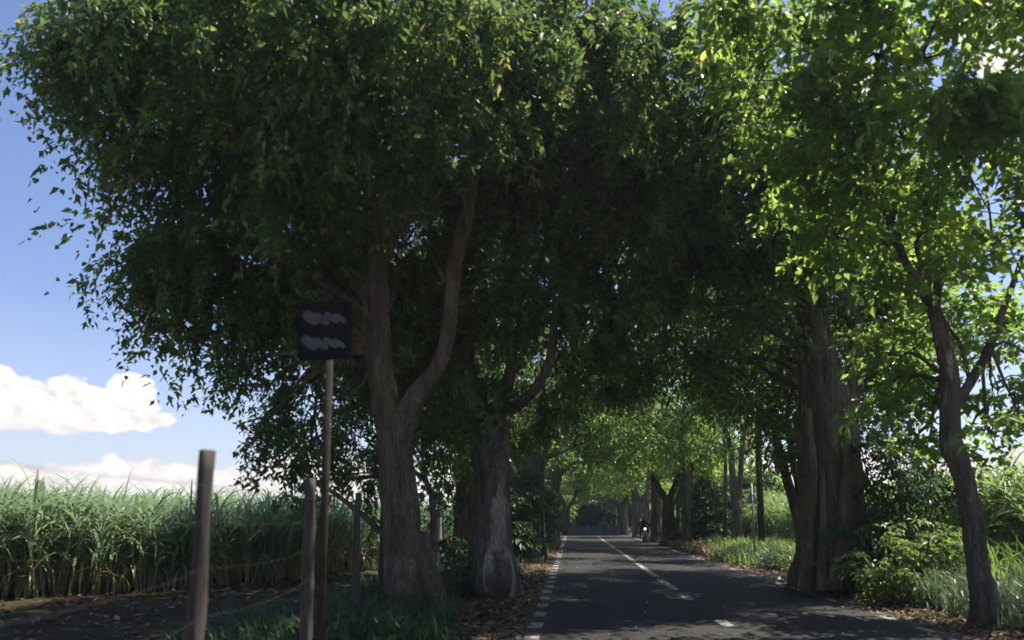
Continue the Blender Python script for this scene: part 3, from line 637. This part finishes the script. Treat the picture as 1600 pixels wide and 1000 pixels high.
slim('thinnest pale stem left of the low forked young tree', 1134, 37, [(1133, 830, 37, .10), (1134, 760, 37, .09), (1133, 700, 37, .08), (1128, 620, 37, .06)],
     [(1120, 600, 37, 1.3), (1090, 650, 38, 1.2), (1140, 660, 38, .8), (1070, 600, 37, 1.4)], 'bark_grey', 431)
slim('twin leaning stems growing out beside the massive fluted trunk', 1256, 21, [(1254, 850, 21, .17), (1243, 800, 21, .14), (1228, 750, 21, .13), (1215, 700, 21, .11), (1200, 640, 21, .06)],
     [(1215, 690, 21, .55), (1240, 700, 21, .5), (1190, 640, 21, .9), (1240, 640, 21, .8), (1275, 720, 21.5, .35)], 'bark_dark', 441, leaf='leaf_dark', extra=[[(1254, 860, 21, .11), (1252, 800, 21, .10), (1246, 760, 21, .09), (1238, 720, 21, .08), (1230, 650, 21, .05)]])

for (px_, d_, r_, lab_, mt_) in [(1102, 45, .17, 'slim trunk between the stout straight trunk and the low forked young tree', 'bark_grey'), (1012, 62, .22, 'far slim trunk just right of the motorcyclist', 'bark'), (1062, 52, .15, 'thin trunk between the dark forked trunk and the stout straight trunk', 'bark_grey'),
                            (843, 37, .16, 'slim pale trunk between the fourth and fifth left trees', 'bark_grey'), (853, 48, .16, 'thin upright trunk left of the leaning pale-stemmed tree', 'bark'), (1210, 44, .15, 'slender trunk seen right of the slim dark straight trunk', 'bark_grey'), (1120, 48, .14, 'slender grey trunk deep between the young trees on the right', 'bark_grey'), (1092, 56, .16, 'far grey trunk just right of the stout straight trunk', 'bark_grey'), (979, 77, .18, 'slim trunk left of the broad rooted tree by the motorcyclist', 'bark_grey'), (866, 52, .15, 'slim trunk on the left edge of the far road', 'bark_grey'), (962, 79, .2, 'slim trunk at the right end of the low wall', 'bark')]:
    slim(lab_, px_, d_, [(px_, 845, d_, r_ * 1.2), (px_ - 2, 790, d_, r_), (px_ + 3, 740, d_, r_ * .85), (px_ - 2, 690, d_, r_ * .7), (px_ + 6, 630, d_, r_ * .4)], [(px_ + 10, 640, d_, 1.3), (px_ - 15, 670, d_, 1.0)], mt_, 800 + px_, group='slim trunks in the avenue')

# shrubs and far trees
def shrub(label, lobes, seed, leaf='shrub', dens=150, base=None, group=None, name='shrub', cat='shrub', ll=.12, lw=.035, **k):
    lb = [(at(q[0], q[1], q[2]), q[3]) for q in lobes]; c = np.mean([np.array(x[0]) for x in lb], 0) if base is None else np.array(base)
    b0 = np.array([c[0], c[1], float(gh(c[0], c[1]))]); t = thing(name, label, cat, b0, group)
    a = Acc(); rng = np.random.RandomState(seed)
    for q, r in lb:
        q = np.array(q)
        for z in range(3):
            e = q + rng.normal(0, r * .4, 3); s0 = b0 + np.array([rng.normal(0, .08), rng.normal(0, .08), -.05]); tube(a, [s0, (s0 + e) / 2 + rng.normal(0, .1, 3), e], [.03, .022, .008], 6, 4, seed=rng.randint(99))
    V, Q, T = a.out(); mk('stem', V, Q, M['bark_dark'], t, None, True, b0)
    crown('foliage', lb, dens, M[leaf], t, seed, origin=b0, ll=ll, lw=lw, nl=20, L=.45, droop=.5, clump=.3, zmin=.0, **k); return t
shrub('dark leafy shrub against the right side of the massive fluted trunk', [(1380, 800, 16.5, .8), (1370, 720, 16.8, .7), (1360, 870, 16, .7), (1400, 760, 17, .6), (1340, 830, 16, .45)], 501)
shrub('low dark green shrub between the massive trunk and the slender curving tree', [(1420, 890, 14.5, .7), (1380, 900, 14.8, .6), (1460, 850, 15, .7)], 502, leaf='leaf_mid')
shrub('spreading twiggy shrub with dark twigs above the cane edge on the right', [(1400, 725, 17.5, .5), (1450, 760, 17.5, .5), (1350, 700, 17.5, .35)], 503, dens=90)
shrub('dark shrub in the gap between the straight trunk and the thin pale stem', [(1110, 800, 40, 1.3), (1095, 770, 41, 1.1), (1120, 830, 39, 1.0)], 504, ll=.2, lw=.06)
shrub('dark bush low beside the forked trunk near the motorcyclist', [(1060, 825, 46, .9), (1055, 840, 45, .7)], 505, ll=.2, lw=.06)
shrub('sunlit shrub behind the thin pale stem on the right', [(1170, 790, 42, 1.2), (1200, 770, 43, 1.2), (1150, 770, 43, 1.2), (1090, 740, 46, 1.5)], 506, leaf='leaf_bright', ll=.2, lw=.06)
shrub('small shrub hiding the foot of the pale-rooted second left tree', [(715, 895, 15.5, .35), (740, 905, 15.2, .25), (700, 870, 17, .4)], 507)
shrub('dark shrub filling the gap before the fourth left tree', [(800, 830, 27, .9), (790, 790, 28, 1.1), (770, 860, 26, .6), (810, 770, 30, 1.0)], 508, ll=.17, lw=.05)
shrub('dark shrub between the fourth and fifth left trees', [(845, 810, 38, 1.0), (835, 780, 38, 1.2), (850, 840, 37, .6)], 509, ll=.17, lw=.05)
0 and shrub('leafy shrub by the leaning concrete stake behind the fence', [(700, 850, 22, .5), (710, 800, 24, .7), (675, 870, 21, .4)], 510, leaf='leaf_mid')
# round dark tree beyond the wall
shrub('round dark tree standing beyond the low wall at the end of the road', [(931, 805, 79, 1.7), (925, 801, 79, 1.2), (938, 802, 79, 1.2), (931, 812, 78.5, 1.5)], 511, leaf='conifer', dens=420, name='round_tree', cat='tree', ll=.22, lw=.09)
g_far = 'sunlit trees closing the end of the avenue'
for k, (px, dd, zc, r, lab) in enumerate([(870, 90, 5, 4, 'leftmost of the bright trees closing the end of the avenue'), (905, 94, 6.5, 4, 'bright tree behind the left half of the low wall'), (960, 96, 6.5, 4.5, 'bright tree behind the right end of the low wall'),
                                       (1010, 88, 5, 4, 'bright tree far behind the motorcyclist'), (1070, 84, 5, 4, 'bright far tree seen right of the forked trunk'), (830, 84, 5, 4, 'bright far tree seen between the left trunks'), (1130, 76, 5, 4, 'rightmost of the bright trees far behind the young trees'), (931, 100, 9.5, 4.5, 'tall bright tree rising behind the round dark tree')]):
    b = at(px, 840, dd); t = thing('distant_tree', lab, 'tree', (b[0], dd, 0), g_far); a = Acc(); o0 = np.array([b[0], dd, 0.])
    tube(a, [(0, 0, -.2), (.1, 0, 1), (0, .1, zc)], [.4, .3, .15], 10, 4, flute=.1, seed=k); V, Q, T = a.out(); mk('trunk', V, Q, M['bark'], t, None, True)
    lb = [((0, 0, zc), r), ((1.8, -1, zc - 1.8), r * .6), ((-1.8, -.6, zc - 2), r * .6), ((0, -1.5, 2.0), r * .5)]
    crown('crown', lb, 60, M['leaf_bright' if k % 2 == 0 else 'leaf_mid'], t, 600 + k, ll=.34, lw=.12, nl=16, L=1.2, droop=.5, clump=.6, zmin=.8)

# ------------------------------------------------------------------ grass, weeds, litter
def blades(name, pts, h, mt, seed, label, nb=14, lw=.008, spread=.12, lean=.5):
    rng = np.random.RandomState(seed); pts = np.asarray(pts); N = len(pts) * nb; s = np.repeat(np.arange(len(pts)), nb)
    p = pts[s, :2] + rng.normal(0, spread, (N, 2)); inr = (p[:, 0] > XL - .15) & (p[:, 0] < XR + .12); p[:, 0] = np.where(inr, np.where(p[:, 0] < 2, 2 * XL - .3 - p[:, 0], 2 * XR + .24 - p[:, 0]), p[:, 0]); p = np.column_stack([p, gh(p[:, 0], p[:, 1]) - .01]); phi = rng.uniform(0, 6.283, N); H = h * rng.uniform(.4, 1.2, N) * rng.uniform(.6, 1.2, len(pts))[s]
    ln = rng.uniform(.05, lean * 1.6, N); d = np.column_stack([np.cos(phi), np.sin(phi), np.zeros(N)]); sd_ = np.column_stack([-np.sin(phi), np.cos(phi), np.zeros(N)]) * lw * rng.uniform(.6, 1.5, N)[:, None]
    m1 = p + d * (H * ln * .35)[:, None] + np.array([0, 0, 1]) * (H * .6)[:, None]; e = p + d * (H * ln * 1.1)[:, None] + np.array([0, 0, 1]) * (H * (1 - ln * .3))[:, None]
    G = np.stack([p - sd_, p + sd_, m1 + sd_ * .8, m1 - sd_ * .8, e + sd_ * .1, e - sd_ * .1], 1); b0 = np.arange(N)[:, None] * 6
    Q = np.concatenate([np.stack([b0, b0 + 1, b0 + 2, b0 + 3], -1), np.stack([b0 + 3, b0 + 2, b0 + 4, b0 + 5], -1)], 1)
    o = mk(name, G, Q, M[mt], None, np.repeat(np.clip(rng.uniform(0, .7, len(pts))[s] + rng.normal(0, .15, N), 0, 1), 6), True); o['kind'] = 'stuff'; o['label'] = label; return o
def rnd(x0, x1, y0, y1, n, seed, cond=None):
    r = np.random.RandomState(seed); p = np.column_stack([r.uniform(x0, x1, n), r.uniform(y0, y1, n), np.zeros(n)])
    return p[cond(p[:, 0], p[:, 1])] if cond is not None else p
def patch(c, sx, sy, n, seed):
    r = np.random.RandomState(seed); return np.column_stack([r.normal(c[0], sx, n), r.normal(c[1], sy, n), np.zeros(n)])
gA = gp(560, 960); gB = gp(440, 985); gC = gp(640, 985); gD = gp(700, 905)
blades('verge_grass', np.vstack([patch((-2.9, 10.6), .45, .9, 300, 1), patch((-3.6, 9.5), .5, .9, 220, 2), patch((-3.4, 13.6), .5, 1.2, 160, 3), patch((-2.4, 9.6), .3, .5, 120, 4), patch((-3.2, 18), .7, 3, 260, 5), patch((-2.9, 26), .6, 6, 300, 55)]),
       .42, 'grass', 31, 'dark ferny grass around the feet of the left trees and fence posts', 16, .011, .12, .8)
ok = lambda x, y: (x > XR + .35)
blades('roadside_grass', np.vstack([rnd(6.0, 9.2, 7.5, 15, 900, 7, lambda x, y: x > 6.3 - .0 * y), rnd(6.6, 9.2, 15, 24, 500, 8)]), .62, 'silver', 32, 'pale silvery green grass along the near right verge', 16, .012, .14, .7)
blades('tall_weeds', rnd(7.2, 10.5, 7.5, 22, 420, 9), 1.1, 'weed', 33, 'tall bright green weeds before the right cane', 12, .018, .2, .7)
blades('bright_grass', np.vstack([patch((7.6, 29.5), .9, 3.0, 500, 10), patch((7.9, 36), 1.0, 4, 500, 12), patch((8.2, 25), .7, 2.5, 350, 13), patch((8.6, 31), 1.2, 4, 500, 19)]), .55, 'weed', 34, 'vivid green grass around the young trees behind the road sign', 14, .022, .2, .7)
blades('dry_grass', np.vstack([patch((6.2, 34), .35, 2.2, 130, 14), patch((6.3, 38.5), .45, 2.5, 220, 15), patch((6.1, 60), .4, 5, 120, 16)]), .48, 'dry', 35, 'dry orange grass at the right road edge around the straight trunk', 16, .02, .2, .8)
blades('green_tufts', np.vstack([patch((5.9, 52), .25, .8, 60, 17), patch((5.8, 45), .2, .5, 20, 18), patch((-1.35, 40), .15, 3, 40, 19)]), .5, 'weed', 36, 'green tufts at the road edge near the motorcyclist', 14, .025, .15, .7)
crown_b = [((6.5, 24, .35), (.45, 1.4, .35)), ((6.9, 21.5, .35), (.5, 1.2, .4)), ((6.4, 27, .3), (.4, 1.2, .3)), ((6.6, 19.7, .3), (.35, .7, .3))]
for k, (c, r) in enumerate(crown_b):
    labs = ['low silvery shrub right at the foot of the triangular sign', 'low silvery shrub between the sign and the massive trunk', 'low silvery shrub just beyond the triangular sign', 'small silvery shrub touching the roots of the massive trunk']
    b0 = np.array([c[0], c[1], float(gh(c[0], c[1]))]); t = thing('low_shrub', labs[k], 'shrub', b0, 'silvery shrubs on the right verge')
    a = Acc(); rr = np.random.RandomState(k)
    for z in range(7): tube(a, [b0, b0 + [rr.normal(0, .15), rr.normal(0, .4), .2], b0 + [rr.normal(0, .25), rr.normal(0, .6), .5]], [.015, .01, .005], 5, 3, seed=z)
    V, Q, T = a.out(); mk('stem', V, Q, M['bark_dark'], t, None, True, b0)
    crown('foliage', [(c, r)], 420, M['silver'], t, 700 + k, origin=b0, ll=.07, lw=.016, nl=20, L=.3, droop=.3, clump=.22, zmin=.02)

def litter(name, P, mt, seed, label, size=.05):
    r = np.random.RandomState(seed); n = len(P); z = gh(P[:, 0], P[:, 1]); onroad = (P[:, 0] > XL) & (P[:, 0] < XR)
    zr = -.004 + .02 * np.sin(np.pi * np.clip((P[:, 0] - XL) / (XR - XL), 0, 1)) + .008
    z = np.where(onroad, zr, z + .012); th = r.uniform(0, 6.28, n); l = size * r.uniform(.5, 1.5, n); w = l * r.uniform(.35, .6, n)
    d = np.column_stack([np.cos(th), np.sin(th), r.normal(0, .25, n)]); s = np.column_stack([-np.sin(th), np.cos(th), r.normal(0, .25, n)]); c = np.column_stack([P[:, 0], P[:, 1], z + l * .25])
    c[:, 2] = np.where(onroad, z + .006, c[:, 2])
    G = np.stack([c - d * l[:, None], c + s * w[:, None], c + d * l[:, None] + [0, 0, .008], c - s * w[:, None]], 1)
    o = mk(name, G, np.arange(4 * n).reshape(-1, 4), M[mt], None, np.repeat(r.uniform(0, 1, n), 4), False); o['kind'] = 'stuff'; o['label'] = label
r = np.random.RandomState(9)
n = 15000; P1 = np.column_stack([XL - np.abs(r.normal(0, 1.0, n)) + r.normal(0, .12, n), 6 + 55 * r.rand(n) ** 1.6])
n = 6500; P2 = np.column_stack([XR + np.abs(r.normal(0, .6, n)) + r.normal(0, .14, n) - .1, 7 + 58 * r.rand(n) ** 1.4])
n = 1500; P3 = np.column_stack([r.uniform(XL, XR, n), 7 + 50 * r.rand(n) ** 1.5])
n = 2500; P4 = np.column_stack([r.uniform(-12, -2.5, n), r.uniform(6, 20, n)])
litter('leaf_litter', P1, 'litter', 1, 'brown fallen leaves strewn along the left road edge', .05)
litter('fallen_leaves', P2, 'litter', 2, 'brown fallen leaves along the right road edge', .05)
litter('scattered_leaves', P3, 'litter', 3, 'few dry leaves scattered on the asphalt', .03)
litter('cane_trash', P4, 'litter', 4, 'dry scraps on the dark soil before the left cane', .06)
rocks = [(1210, 905, .20, 'pale stone at the road edge left of the massive trunk'), (1262, 908, .11, 'small pale stone tucked against the massive trunk roots'), (1295, 921, .10, 'pale stone in front of the massive trunk')]
for px, py, s, lab in rocks:
    g = gp(px, py); bm = bmesh.new(); bmesh.ops.create_icosphere(bm, subdivisions=3, radius=1)
    rr = random.Random(px)
    for v in bm.verts:
        k = 1 + .18 * math.sin(v.co.x * 3 + px) * math.cos(v.co.y * 4) + .1 * math.sin(v.co.z * 7 + v.co.x * 5) + rr.uniform(-.03, .03); v.co = Vector((v.co.x * s * k, v.co.y * s * .7 * k, v.co.z * s * .4 * k))
    o = bobj('stone', bm, M['white'], loc=(g[0], g[1], float(gh(g[0], g[1])) + s * .12), smooth=False); o['label'] = lab; o['category'] = 'stone'; o['group'] = 'pale stones by the road'

# ------------------------------------------------------------------ wire fence
fy = [-1.9, 1.2, 4.3, 7.4, 10.5, 13.6, 16.7, 19.8]; p1 = at(318, 703, 4.3); p2 = at(488, 748, 7.4); sl_ = (p2[0] - p1[0]) / 3.1
def fx(y): return p1[0] + sl_ * (y - 4.3)
plab = {4.3: 'wooden fence post standing alone before the cane on the left', 7.4: 'wooden fence post right beside the sign pole', 10.5: 'weathered fence post close to the left of the forked tree', 13.6: 'fence post hidden partly behind the forked tree', 16.7: 'fence post between the forked tree and the pale-rooted tree', 19.8: 'farthest wooden fence post in the grass',
        1.2: 'wooden fence post standing nearest the camera, beyond the left frame edge', -1.9: 'wooden fence post behind the camera'}
for k, y in enumerate(fy):
    if y < 0: continue
    x = fx(y); z0 = float(gh(x, y)); h = [0, 0, p1[2], p2[2], 1.97, 1.9, 1.85, 1.8][k] if k > 1 else 1.95; rr = random.Random(k)
    a = Acc(); ln = rr.uniform(-.015, .03); tube(a, [(0, 0, -.3), (ln * .3, 0, .5), (ln * .7, 0, 1.2), (ln, 0, h - z0)], [.052 * (1.35 if k == 3 else 1), .050 * (1.3 if k == 3 else 1), .046 * (1.25 if k == 3 else 1), .042 * (1.2 if k == 3 else 1)], 14, 6, flute=.26, wob=.003, seed=40 + k)
    V, Q, T = a.out(); top = V[-12:]; c = top.mean(0)
    o = mk('fence_post', np.vstack([V, [c]]), np.vstack([Q, [[len(V) - 12 + j, len(V) - 12 + (j + 1) % 12, len(V), len(V)] for j in range(0)]]) if False else Q, M['wood'], None, None, True)
    bm = bmesh.new(); bm.from_mesh(o.data); bmesh.ops.holes_fill(bm, edges=[e for e in bm.edges if e.is_boundary], sides=0); bm.to_mesh(o.data); bm.free()
    for p in o.data.polygons: p.use_smooth = len(p.vertices) == 4
    o.location = (x, y, z0); o['label'] = plab[y]; o['category'] = 'fence post'; o['group'] = 'wooden posts of the wire fence'
wh = [1.80, 1.58, 1.30, 1.02, .74]; wlabs = ['top strand', 'second strand from the top', 'third strand from the top', 'fourth strand from the top', 'lowest strand']
for k, h in enumerate(wh):
    a = Acc(); pts = []
    for i in range(1, len(fy) - 1):
        for t in np.linspace(0, 1, 6, endpoint=False):
            y = fy[i] + t * (fy[i + 1] - fy[i]); sag = .02 + .015 * k; pts.append((fx(y) + .048, y, h - sag * 4 * t * (1 - t) + .01 * math.sin(i * 3 + k)))
    tube(a, pts, [.0008 + .0006 * (k == 0)] * len(pts), 5, 1); V, Q, T = a.out()
    o = mk('fence_wire', V, Q, M['wire'], None, None, True); o['label'] = wlabs[k] + ' of rusty wire along the wooden fence posts'; o['category'] = 'wire'; o['group'] = 'wires of the fence'
# concrete stake behind the fence
g = at(683, 885, 23); a = Acc(); tube(a, [(0, 0, -.2), (0, 0, .5), (.02, 0, 1.2), (.06, 0, 2.05)], [.30, .19, .11, .06], 14, 4, flute=.05, seed=3); V, Q, T = a.out()
o = mk('tapered_stake', V, Q, M['concrete'], None, None, True); o.location = (g[0], 23, 0); o['label'] = 'pale tapering stake wide at its foot, seen between the two left trunks'; o['category'] = 'stake'
bm = bmesh.new(); bm.from_mesh(o.data); bmesh.ops.holes_fill(bm, edges=[e for e in bm.edges if e.is_boundary], sides=0); bm.to_mesh(o.data); bm.free()

# ------------------------------------------------------------------ near sign pole with two rows
s0 = at(508, 760, 6.4); t = thing('sign_pole', 'roadside pole carrying a black board with two rows of scuffed grey shapes', 'road sign', (s0[0], 6.4, 0))
bm = bmesh.new(); b_cyl(bm, (0, 0, -.3), (0, 0, 3.50), 0.038, .034, 20); bobj('pole', bm, M['wood_dark'], t, smooth=True)
bm = bmesh.new(); b_box(bm, (-.02, -.075, 3.28), (.50, .025, .54), bev=.008); brd = bobj('board', bm, M['board_black'], t)
def blob(cx, cz, w, h, ang):
    bm = bmesh.new(); n = 22; f0 = []; rr = random.Random(int(cx * 999 + cz * 77))
    for i in range(n):
        a = 2 * math.pi * i / n; e = 2.6; x = math.copysign(abs(math.cos(a)) ** (2 / e), math.cos(a)) * w * (1 + rr.uniform(-.06, .06)); z = math.copysign(abs(math.sin(a)) ** (2 / e), math.sin(a)) * h * (1 + rr.uniform(-.08, .08))
        f0.append((cx + x * math.cos(ang) - z * math.sin(ang), cz + x * math.sin(ang) + z * math.cos(ang)))
    lo = [bm.verts.new((x, -.0885, z)) for x, z in f0]; hi = [bm.verts.new((x, -.0915 - (cx + .2) * .004, z)) for x, z in f0]
    bm.faces.new(hi); bm.faces.new(lo[::-1])
    for i in range(n): bm.faces.new((lo[i], lo[(i + 1) % n], hi[(i + 1) % n], hi[i]))
    return bm
for zc in (3.39, 3.16):
    for i, cx in enumerate((-.155, -.055, .035, .115)):
        bobj('grey_mark', blob(cx, zc + (.008, -.006, .006, -.004)[i], (.088, .082, .078, .07)[i], (.048, .033, .027, .024)[i], -.62), M['board_grey'], brd)
for z in (3.08, 3.42):
    bm = bmesh.new(); b_box(bm, (0, -.055, z), (.14, .03, .03)); bobj('bracket', bm, M['steel'], t)

# triangular sign on the right
g = gp(1180, 884); t = thing('road_sign', 'grey back of a triangular road sign on a thin pole in the right verge', 'road sign', (g[0], g[1], .05), rz=.15)
bm = bmesh.new(); b_cyl(bm, (0, 0, -.3), (0, 0, 2.75), .03, .03, 12); bobj('pole', bm, M['steel'], t, smooth=True)
zc = float(at(1177, 778, g[1])[2]) - .05
bm = bmesh.new(); pr = [(-.27, zc - .2), (.27, zc - .2), (0, zc + .27)]
def rounded(pts, r, k=5):
    out = []
    for i, p in enumerate(pts):
        p = Vector(p); a = (Vector(pts[i - 1]) - p).normalized(); b_ = (Vector(pts[(i + 1) % len(pts)]) - p).normalized()
        for j in range(k + 1): q = j / k; out.append(tuple(p + a * r * (1 - q) ** 2 + b_ * r * q * q))
    return out
pp = rounded(pr, .07); lo = [bm.verts.new((x, .034, z)) for x, z in pp]; hi = [bm.verts.new((x, .040, z)) for x, z in pp]
bm.faces.new(lo); bm.faces.new(hi[::-1])
for i in range(len(pp)): bm.faces.new((lo[i], lo[(i + 1) % len(pp)], hi[(i + 1) % len(pp)], hi[i]))
bobj('sign_plate', bm, M['signback'], t)
for z in (zc - .12, zc + .08):
    bm = bmesh.new(); b_box(bm, (0, .0, z), (.09, .066, .03)); bobj('clamp', bm, M['steel'], t)

# wall at the end of the road
wy = YE + 4.3; xa, xb = float(at(893, 830, wy)[0]), float(at(966, 830, wy)[0])
t = thing('low_wall', 'low blue-grey wall with pillars closing the far end of the road', 'wall', ((xa + xb) / 2, wy, 0)); L = xb - xa
bm = bmesh.new(); b_box(bm, (0, 0, .40), (L, .16, .9), bev=.01); bobj('wall_panel', bm, M['wall'], t)
bm = bmesh.new(); b_box(bm, (0, 0, .872), (L + .05, .22, .05), bev=.01); bobj('coping', bm, M['pillar'], t)
for px in (895, 918, 937, 952, 966):
    x = float(at(px, 830, wy)[0]) - (xa + xb) / 2; bm = bmesh.new(); b_box(bm, (x, -.04, .48), (.22, .30, 1.06), bev=.015); bobj('pillar', bm, M['pillar'], t)

# ------------------------------------------------------------------ motorcycle and rider (coming towards the camera)
g = gp(1007, 847.5); mx, my = float(g[0]), float(g[1]); mz = roadz(mx) + .0
t = thing('motorcycle', 'small dark motorcycle with its headlight on, coming down the right lane', 'motorcycle', (mx, my, mz), rz=.02)
for yy, nm in ((-.62, 'front'), (.62, 'rear')):
    bm = bmesh.new(); b_torus(bm, (0, yy, .30), .25, .05); w = bobj('wheel', bm, M['rubber'], t, smooth=True)
    bm = bmesh.new(); b_torus(bm, (0, yy, .30), .205, .014, n=24, k=6); b_cyl(bm, (-.06, yy, .3), (.06, yy, .3), .035)
    for k in range(8):
        a = k * math.pi / 4; b_cyl(bm, (0, yy, .3), (0, yy + .2 * math.cos(a), .3 + .2 * math.sin(a)), .006, seg=6)
    bobj('rim', bm, M['chrome'], w)
bm = bmesh.new()
for s in (-1, 1): b_cyl(bm, (s * .075, -.62, .3), (s * .075, -.42, .95), .022)
b_box(bm, (0, -.45, .86), (.2, .06, .03)); bobj('fork', bm, M['chrome'], t, smooth=False)
bm = bmesh.new(); b_box(bm, (0, -.62, .60), (.11, .42, .03), bev=.01); b_box(bm, (0, -.80, .53), (.11, .12, .03), Euler((.7, 0, 0)), .008); bobj('mudguard', bm, M['blue'], t)
bm = bmesh.new(); b_cyl(bm, (0, -.52, .90), (0, -.40, .90), .085, .06, 20); hb = bobj('headlight', bm, M['black'], t)
bm = bmesh.new(); b_cyl(bm, (0, -.535, .90), (0, -.52, .90), .066, .07, 20); bobj('lens', bm, M['lamp'], hb)
bm = bmesh.new(); b_cyl(bm, (-.36, -.30, 1.02), (0, -.40, .98), .014); b_cyl(bm, (.36, -.30, 1.02), (0, -.40, .98), .014); b_cyl(bm, (-.40, -.28, 1.02), (-.28, -.32, 1.02), .022); b_cyl(bm, (.40, -.28, 1.02), (.28, -.32, 1.02), .022); bobj('handlebar', bm, M['black'], t)
for s in (-1, 1):
    bm = bmesh.new(); b_cyl(bm, (s * .26, -.34, 1.02), (s * .34, -.36, 1.2), .007, seg=6); b_box(bm, (s * .36, -.36, 1.23), (.11, .02, .07), bev=.008); bobj('mirror', bm, M['black'], t)
bm = bmesh.new(); b_box(bm, (0, -.10, .84), (.24, .46, .2), bev=.07); bobj('fuel_tank', bm, M['blue'], t, smooth=True)
bm = bmesh.new(); b_box(bm, (0, .42, .84), (.24, .66, .09), bev=.035); bobj('seat', bm, M['black'], t, smooth=True)
bm = bmesh.new(); b_box(bm, (0, 0, .46), (.24, .36, .34), bev=.05); b_cyl(bm, (0, -.1, .3), (0, .6, .3), .03); b_cyl(bm, (.14, -.05, .3), (.15, .8, .36), .035, .05); b_cyl(bm, (-.3, .1, .3), (.3, .1, .3), .015); bobj('engine', bm, M['steel'], t)
bm = bmesh.new(); b_box(bm, (0, .72, .66), (.13, .5, .03), Euler((-.5, 0, 0)), .01); bobj('rear_mudguard', bm, M['black'], t)
# rider: one skinned figure, seated, hands at the bar
pt = thing('person', 'rider in dark jacket and helmet sitting on the motorcycle', 'person', (mx, my, mz), rz=.02)
J = {'pel': (0, .30, .93, .15), 'abd': (0, .24, 1.08, .145), 'che': (0, .14, 1.26, .165), 'nek': (0, .10, 1.42, .065), 'hd': (0, .07, 1.50, .08), 'hd2': (0, .06, 1.60, .085)}
for s, q in ((-1, 'l'), (1, 'r')):
    J.update({'sh' + q: (s * .19, .12, 1.35, .075), 'el' + q: (s * .36, -.02, 1.15, .052), 'wr' + q: (s * .35, -.24, 1.06, .036), 'ha' + q: (s * .35, -.31, 1.045, .036),
              'hi' + q: (s * .12, .26, .90, .105), 'kn' + q: (s * .27, -.14, .80, .075), 'an' + q: (s * .24, .10, .38, .05), 'fo' + q: (s * .25, -.08, .31, .045)})
E = [('pel', 'abd'), ('abd', 'che'), ('che', 'nek'), ('nek', 'hd'), ('hd', 'hd2')]
for q in 'lr': E += [('che', 'sh' + q), ('sh' + q, 'el' + q), ('el' + q, 'wr' + q), ('wr' + q, 'ha' + q), ('pel', 'hi' + q), ('hi' + q, 'kn' + q), ('kn' + q, 'an' + q), ('an' + q, 'fo' + q)]
ks = list(J); me = bpy.data.meshes.new('body'); me.from_pydata([J[k][:3] for k in ks], [(ks.index(a), ks.index(b_)) for a, b_ in E], []); me.materials.append(M['jacket'])
bo = bpy.data.objects.new('body', me); COL.objects.link(bo); bo.parent = pt
md = bo.modifiers.new('skin', 'SKIN')
for i, k in enumerate(ks):
    sv = me.skin_vertices[0].data[i]; sv.radius = (J[k][3], J[k][3]); sv.use_root = (k == 'pel')
ss = bo.modifiers.new('sub', 'SUBSURF'); ss.levels = 2; ss.render_levels = 2
for s in (-1, 1):
    bm = bmesh.new(); b_box(bm, (s * .35, -.325, 1.035), (.08, .06, .05), bev=.018)
    for k in range(4): b_cyl(bm, (s * (.325 + k * .018), -.345, 1.045), (s * (.325 + k * .018), -.36, 1.005 + .003 * k), .009, .008, 8)
    b_cyl(bm, (s * .312, -.31, 1.03), (s * .30, -.335, 1.005), .010, .008, 8); bobj('glove', bm, M['black'], pt, smooth=True)
bm = bmesh.new(); bmesh.ops.create_uvsphere(bm, u_segments=20, v_segments=14, radius=.135)
for v in bm.verts: v.co = Vector((v.co.x * .93, v.co.y * 1.08 + .06, v.co.z * 1.05 + 1.585))
he = bobj('helmet', bm, M['black'], pt, smooth=True)
bm = bmesh.new()
bmesh.ops.create_uvsphere(bm, u_segments=20, v_segments=14, radius=.139)
bmesh.ops.delete(bm, geom=[v for v in bm.verts if not (v.co.y < -.03 and -.055 < v.co.z < .05)], context='VERTS')
for v in bm.verts: v.co = Vector((v.co.x * .93, v.co.y * 1.08 + .06, v.co.z * 1.05 + 1.575))
bobj('visor', bm, M['steel'], he, smooth=True)

# ------------------------------------------------------------------ air
bm = bmesh.new(); b_box(bm, (0, 220, 8.5), (1300, 1100, 20)); hz = bobj('haze', bm, bpy.data.materials.new('air')); hz['kind'] = 'stuff'; hz['label'] = 'thin pale haze down the avenue'
hm = hz.data.materials[0]; hm.use_nodes = True; nt = hm.node_tree; nt.nodes.clear(); v_ = nt.nodes.new('ShaderNodeVolumePrincipled'); v_.inputs['Color'].default_value = (.85, .92, 1, 1); v_.inputs['Density'].default_value = .0006; v_.inputs['Anisotropy'].default_value = .3
o_ = nt.nodes.new('ShaderNodeOutputMaterial'); nt.links.new(v_.outputs[0], o_.inputs['Volume'])
